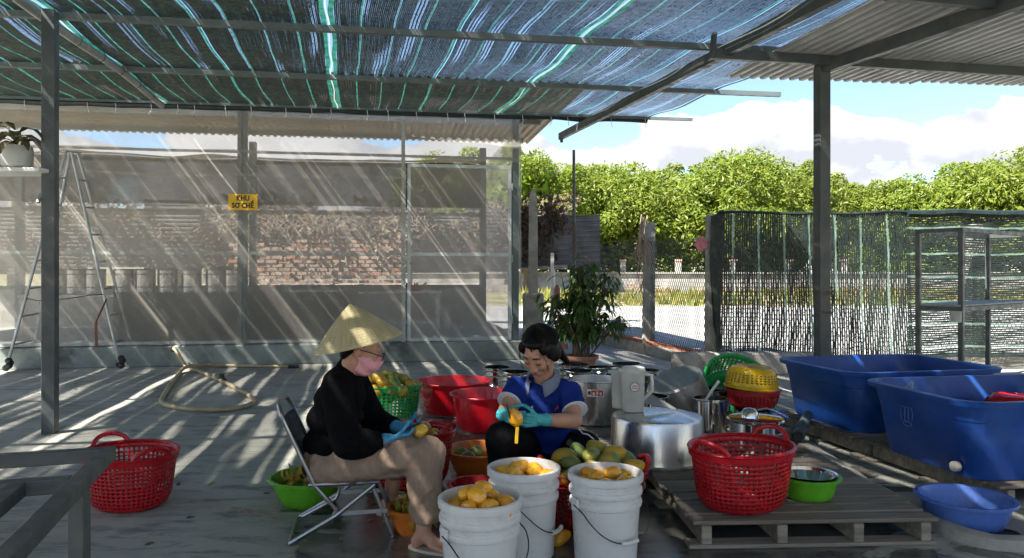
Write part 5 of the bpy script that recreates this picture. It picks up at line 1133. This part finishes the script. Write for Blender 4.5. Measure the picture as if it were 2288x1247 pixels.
# hair under the hat, mask, glasses
f1_ = lambda x, y, z: H1@Vector((x, y, z)); R1 = H1.to_3x3()
b = B(); b.ell(f1_(0, .030, .035), (.079, .086, .086), R1); b.ell(f1_(0, .075, -.02), (.055, .035, .06), R1); blob('hair', b, .007, M['hair'], pw, 3, 0, .05, base)
b = B(); b.ell(f1_(0, -.042, -.045), (.069, .074, .058), R1); b.ell(f1_(0, -.100, -.026), (.022, .020, .030), R1); b.ell(f1_(0, -.030, -.092), (.054, .056, .034), R1)
for s in (-1, 1): b.cap(f1_(s*.062, -.03, -.04), f1_(s*.075, .02, -.03), .014, .006, 8)
mk = blob('face_mask', b, .006, M['mask'], pw, 3, .006, .03, base)
b = B(); 
for k in range(7):
    a0_ = random.uniform(0, 6); c0_ = Vector((.060-.006*abs(k-3), -.02-.016*(k % 4), -.045-.014*(k//2)))
    pts = [f1_(c0_.x+.012*(1 if k % 2 else .6), c0_.y+.010*math.cos(a0_+t), c0_.z+.010*math.sin(a0_+t*1.3)) for t in (0, .8, 1.6, 2.4)]; b.tube(pts, .0022, 4)
o = b.build('mask_print', M['ink'], pw); o.data.transform(Matrix.Translation(-base))
b = B()
for s in (-1, 1):
    pts = [f1_(s*.034+.026*math.cos(a), -.112+.012*abs(math.cos(a))*0-.0, .006+.019*math.sin(a)) for a in [k*math.pi/8 for k in range(16)]]; b.tube(pts, .0026, 6, True); b.tube([f1_(s*.060, -.110, .010), f1_(s*.077, -.04, .012), f1_(s*.080, .02, .008)], .0024, 6)
b.tube([f1_(-.008, -.113, .010), f1_(.008, -.113, .010)], .0024, 6); o = b.build('glasses', M['black'], pw, True); o.data.transform(Matrix.Translation(-base))
b = B(); b.ell(f1_(.082, .018, -.034), (.005, .005, .007), R1, 8, 6); o = b.build('earring', M['chrome'], pw, True); o.data.transform(Matrix.Translation(-base))
for wr, d, n, th in (((-.545, 3.30, .455), (.9, .5, .02), (.0, .5, .6), -1), ((-.53, 3.50, .468), (.85, -.6, .0), (0, -.5, .6), 1)):
    b = B(); hand(b, wr, d, n, .75, .95, .15, th); b.cap(Vector(wr)-Vector(d).normalized()*.025, wr, .033, .028, 10); blob('glove', b, .0036, M['bglove'], pw, 2, .004, .03, base)
for an, toe in (((-.385, 3.20), (-.275, 3.16)), ((-.605, 3.68), (-.49, 3.72))):
    d = Vector((toe[0]-an[0], toe[1]-an[1], 0)); rz = math.atan2(d.y, d.x); c_ = Vector((an[0], an[1], .007))+d*.45; b = B(); n = 22
    ring = [(.125*math.cos(2*math.pi*k/n), (.044+.006*math.cos(2*math.pi*k/n))*math.sin(2*math.pi*k/n)) for k in range(n)]; b.loft([[(x, y, z) for x, y in ring] for z in (-.007, .006)]); o = b.build('sandal', M['sandal'], pw, bevel=.002); o.location = c_-base; o.rotation_euler = (0, 0, rz)
mangoes([(-.425, 3.40, .474)], [MP[1]], 'peeled_mango', 'half peeled mango held in blue gloves on the lap', None, .8)
kn_ = thing('peeling_knife', 'black handled peeling knife in the blue gloved hands', 'knife', (-.46, 3.36, .49)); B().bar((-.02, 0, 0), (.05, -.03, .035), .014, .012).build('handle', M['black'], kn_); B().bar((.05, -.03, .035), (.10, -.05, .05), .016, .002).build('blade', M['chrome'], kn_)

# folding chair
ch = thing('folding_chair', 'small folding chair with a black cloth back and steel legs', 'chair', (-.86, 3.44, 0)); yw = Matrix.Rotation(R(10), 3, 'Z')
def cp(x, y, z): return Vector((-.84, 3.44, 0))+yw@Vector((x, y, z))
W2 = .165; rt = .0105
bk = [cp(-.06, -W2, .255), cp(-.135, -W2, .42), cp(-.195, -W2, .555), cp(-.215, -W2+.03, .60), cp(-.222, -W2+.07, .615), cp(-.222, W2-.07, .615), cp(-.215, W2-.03, .60), cp(-.195, W2, .555), cp(-.135, W2, .42), cp(-.06, W2, .255)]
B().tube(smooth_path(bk, 4), rt, 8).build('back_frame', M['chair_tube'], ch, True, world=True)
for s in (-1, 1):
    y = s*W2
    B().tube([cp(-.06, y, .255), cp(.03, y, .15), cp(.01, y, .10), cp(-.15, y, .02)], rt, 8).build('leg', M['chair_tube'], ch, True, world=True)
    B().tube([cp(.20, y*1.08, .255), cp(.03, y*1.08, .125), cp(-.17, y*1.08, .014)], rt, 8).build('leg', M['chair_tube'], ch, True, world=True)
    B().tube([cp(.185, y*.92, .245), cp(.245, y*.92, .10), cp(.275, y*.92, .016)], rt, 8).build('leg', M['chair_tube'], ch, True, world=True)
    B().tube([cp(-.09, y, .262), cp(.22, y, .262)], rt, 8).build('seat_rail', M['chair_tube'], ch, True, world=True); B().bar(cp(.03, y*1.0, .13), cp(.255, y*.95, .13), .006, .018).build('brace', M['galv'], ch, world=True)
B().tube([cp(-.17, -W2*1.08, .013), cp(-.17, W2*1.08, .013)], rt, 8).build('foot_bar', M['chair_tube'], ch, True, world=True); B().tube([cp(.275, -W2*.92, .013), cp(.275, W2*.92, .013)], rt, 8).build('foot_bar', M['chair_tube'], ch, True, world=True)
b = B(); vs = []
for j in range(9):
    t = j/8; z = .31+.235*t; x = -.088-.103*t
    for i in range(9): k = i/8*2-1; vs.append(cp(x-.018*(1-k*k), k*W2, z))
b.add(vs, [(j*9+i, j*9+i+1, (j+1)*9+i+1, (j+1)*9+i) for j in range(8) for i in range(8)]); solid(b.build('back_cloth', M['seatcloth'], ch, True, world=True), .008, 0)
b = B(); vs = []
for j in range(7):
    for i in range(9): k = i/8*2-1; vs.append(cp(-.08+.30*j/6, k*W2, .262-.022*(1-k*k)))
b.add(vs, [(j*9+i, j*9+i+1, (j+1)*9+i+1, (j+1)*9+i) for j in range(6) for i in range(8)]); solid(b.build('seat_cloth', M['seatcloth'], ch, True, world=True), .006, 0)

# ---- person in the blue polo shirt, on a low stool
base = Vector((.18, 4.02, 0)); H2 = headm((.142, 3.80, .795), R(-32), R(38), R(4), 1.04); f2_ = lambda x, y, z: H2@Vector((x, y, z)); R2 = H2.to_3x3(); b = B(); head(b, H2)
b.cap((.165, 3.93, .60), f2_(0, .035, -.06), .050, .048); b.ell((.168, 3.95, .575), (.11, .055, .05))
AR = (((.305, 3.90, .590), (.315, 3.72, .455), (.135, 3.56, .492)), ((.035, 3.97, .60), (-.035, 3.80, .485), (-.03, 3.60, .505)))
for sh_, el, wr in AR: b.cap(sh_, el, .045, .040); b.cap(el, Vector(el).lerp(Vector(wr), .35), .040, .038); b.cap(Vector(el).lerp(Vector(wr), .35), wr, .038, .026)
LG = (((.10, 4.05, .235), (-.055, 3.60, .40), (-.05, 3.70, .07), (-.07, 3.585, .026)), ((.28, 4.05, .235), (.385, 3.86, .30), (.16, 3.80, .065), (.06, 3.76, .026)))
for hp_, kn, an, toe in LG:
    b.cap(hp_, kn, .07, .055); b.cap(kn, an, .052, .034); a_ = Vector(an); td = Vector(toe)-a_; td.z = 0; sd = Vector((-td.y, td.x, 0)).normalized(); b.cap(a_, a_+Vector((0, 0, -.03)), .033, .032); b.cap(a_+Vector((0, 0, -.02)), a_+td*.8+Vector((0, 0, -.035)), .032, .024)
    for i in (-1.4, -.6, .2, .9, 1.5): b.cap(a_+td*.6+sd*.016*i+Vector((0, 0, -.04)), a_+td*(1.1-.04*abs(i+1))+sd*.019*i+Vector((0, 0, -.046)), .015, .010, 8)
b.ell((.185, 4.03, .36), (.09, .07, .16))
pb = blob('person', b, .0055, M['skin'], None, 3, base=base); pb.location = base; tag(pb, 'person in a blue polo shirt and black trousers peeling a mango with turquoise gloves', 'person')
b = B()
for z, x, y, rx, ry, rz_ in ((.24, .21, 4.05, .175, .13, .10), (.33, .20, 4.03, .165, .13, .10), (.43, .185, 3.99, .155, .128, .10), (.52, .172, 3.95, .148, .118, .085), (.575, .168, 3.94, .14, .09, .055)): b.ell((x, y, z), (rx, ry, rz_), None, 24, 12)
b.cap((.065, 3.965, .585), (.275, 3.915, .58), .058, .058); b.ell((.145, 3.86, .47), (.115, .055, .07))
SL = (((.295, 3.905, .585), (.322, 3.80, .495)), ((.04, 3.97, .595), (-.012, 3.875, .525)))
for p, q in SL: b.tube([Vector(p), Vector(p).lerp(Vector(q), .5), Vector(q)], [.070, .069, .066], 18)
shirt = blob('polo_shirt', b, .0085, M['shirt'], pb, 4, .020, .075, base)
for p, q in SL:
    p, q = Vector(p), Vector(q); d = (q-p).normalized(); o = B().tube([q-d*.001, q+d*.009], .0675, 24).build('sleeve_band', M['trim'], pb, True); o.data.transform(Matrix.Translation(-base))
# collar: two flaps round the neck, open at the front
nc = Vector((.158, 3.905, .625)); Rc = Matrix.Rotation(R(-28), 3, 'Z')@Matrix.Rotation(R(24), 3, 'X'); b = B(); vs = []
for i in range(25):
    a = R(-90+28+(304*i/24)); dr_ = Vector((math.cos(a), math.sin(a)*1.0, 0)); e_ = abs(i-12)/12; 
    for rr_, zz in ((.066, .030), (.074, .036), (.092, .004-.022*e_**3), (.097+.008*e_**4, -.004-.032*e_**3)): vs.append(nc+Rc@Vector((dr_.x*rr_, dr_.y*rr_, zz)))
b.add(vs, [(i*4+j, (i+1)*4+j, (i+1)*4+j+1, i*4+j+1) for i in range(24) for j in range(3)]); o = solid(b.build('collar', M['collar'], pb, True), .004, 0); o.data.transform(Matrix.Translation(-base))
fd = Vector((-.50, -.86, 0)).normalized()
for k in range(3):
    c_ = Vector((.112, 3.835, .505))+Vector((-.004*k, -.012*k+.0, -.022*k)); o = B().ell((0, 0, 0), (.0065, .005, .0065), None, 10, 8).build('button', M['trim'], pb, True); o.location = c_-base+fd*.018
o = B().tube([(0, 0, 0), (.006, 0, .02), (.012, 0, .008), (.016, 0, .026)], .0028, 5).build('chest_logo', M['labelred'], pb); o.location = Vector((.222, 3.800, .49))-base
# face details
b = B()
for s in (-1, 1):
    b.tube([f2_(s*.012, -.091, .034), f2_(s*.030, -.090, .040), f2_(s*.048, -.078, .033)], [.0022, .0032, .0016], 6)
o = b.build('eyebrow', M['hair'], pb, True); o.data.transform(Matrix.Translation(-base)); b = B()
for s in (-1, 1): b.tube([f2_(s*.014, -.086, .002), f2_(s*.030, -.0905, -.004), f2_(s*.046, -.081, .001)], [.0012, .0026, .0012], 6)
o = b.build('eyelash', M['hair'], pb, True); o.data.transform(Matrix.Translation(-base))
b = B(); b.ell(f2_(0, -.0945, -.060), (.020, .006, .0045), R2, 12, 8); b.ell(f2_(0, -.0935, -.069), (.017, .006, .0050), R2, 12, 8); o = b.build('lips', M['lip'], pb, True); o.data.transform(Matrix.Translation(-base))
b = B(); b.ell(f2_(0, .034, .036), (.089, .096, .094), R2, 22, 16); b.ell(f2_(.008, -.030, .092), (.060, .046, .026), R2, 18, 12)
for s in (-1, 1): b.ell(f2_(s*.070, .012, .022), (.020, .056, .058), R2); b.ell(f2_(s*.058, -.040, .060), (.022, .032, .030), R2); b.ell(f2_(s*.068, .030, -.025), (.024, .045, .050), R2)
b.ell(f2_(0, .098, -.035), (.045, .040, .045), R2); b.cap(f2_(.01, .118, -.05), f2_(.05, .130, -.19), .036, .016); blob('hair', b, .006, M['hair'], pb, 4, 0, .03, base)
b = B(); rh = random.Random(4)                                # combed strands from the parting down to the nape
for i in range(230):
    th = rh.uniform(.04, 1.0); s = rh.choice((-1, 1)); pts = []; y0 = -.075+.15*th*.8; ey = y0*.55+.055+.03*rh.random()
    for k in range(7):
        t = k/6; a = R(8+84*t)*s; yy = y0+(ey-y0)*t; rr_ = math.sqrt(max(.05, 1-((yy-.030)/.104)**2)); pts.append(f2_(.012*(1-t)+.0925*math.sin(a)*rr_, yy+.004*math.sin(5*t+i), .036+.0985*math.cos(a)*rr_))
    b.tube(pts, [.0022, .0032, .0034, .0034, .0032, .0028, .0014], 5)
o = b.build('hair_strand', M['hair'], pb, True); o['kind'] = 'stuff'; o.data.transform(Matrix.Translation(-base))
b = B()
for i in range(9):
    s = 1 if i % 2 else -1; x = s*(.058+.004*(i % 3)); b.tube([f2_(x, -.055-.004*i, .06), f2_(x+s*.012, -.075, .01), f2_(x+s*.008, -.080, -.03-.004*i)], .0009, 4)
o = b.build('loose_strand', M['hair'], pb); o['kind'] = 'stuff'; o.data.transform(Matrix.Translation(-base))
b = B(); b.tube([nc+Rc@Vector((.05*math.cos(a), -.010+.062*math.sin(a), -.012-.022*max(0, -math.sin(a)))) for a in [R(190+16*k) for k in range(11)]], .0016, 5); o = b.build('necklace', M['hose'], pb); o.data.transform(Matrix.Translation(-base))
b = B(); b.ell((.185, 4.05, .215), (.175, .14, .095), None, 22, 12)
for hp_, kn, an, toe in LG: b.cap(hp_, kn, .098, .078, 16); b.tube([Vector(kn), Vector(kn).lerp(Vector(an), .5), Vector(an)+Vector((0, 0, .05))], [.078, .068, .056], 16)
blob('trousers', b, .009, M['pants'], pb, 4, .016, .08, base)
b = B(); zz = [(.30, 3.905, .392), (.325, 3.86, .388), (.345, 3.83, .394), (.365, 3.80, .374), (.39, 3.785, .372), (.42, 3.80, .345)]; b.tube([Vector(p) for p in zz], .0035, 5); o = b.build('trouser_print', M['trim'], pb); o.data.transform(Matrix.Translation(-base))
for (sh_, el, wr), d, n, th in ((AR[0], (-.92, -.36, .05), (-.35, .9, .2), 1), (AR[1], (.55, -.8, .0), (.75, .6, .0), -1)):
    b = B(); hand(b, wr, d, n, .95, .90, .12, th); b.cap(Vector(wr)-Vector(d).normalized()*.03, wr, .034, .027, 10); blob('glove', b, .0036, M['glove'], pb, 2, .005, .03, base)
mg = bpy.data.objects.new('peeled_mango', MP[2]); C.objects.link(mg); place(mg, (.018, 3.475, .520), R(60), 0, R(70), .85); tag(mg, 'yellow mango being peeled in the turquoise gloves', 'mango')
pk = thing('peeler', 'yellow peeler with a black tip held in the turquoise gloves', 'peeler', (.02, 3.46, .5)); B().bar((.005, -.01, -.02), (.00, -.02, -.095), .016, .008).build('handle', M['yellow'], pk, bevel=.002); B().bar((-.03, 0, .02), (-.045, 0, .085), .018, .006).build('blade', M['black'], pk)
so_ = thing('low_stool', 'low plastic stool hidden under the person in blue', 'stool', (.19, 4.08, 0)); B().lathe([(0, .12), (.13, .12), (.14, .125), (.14, .14), (.13, .145), (0, .145)], 28).build('seat', M['darkred'], so_, 40)
for k in range(4): a = R(45+90*k); B().bar((.10*math.cos(a), .10*math.sin(a), .125), (.125*math.cos(a), .125*math.sin(a), 0), .03, .012).build('leg', M['darkred'], so_)
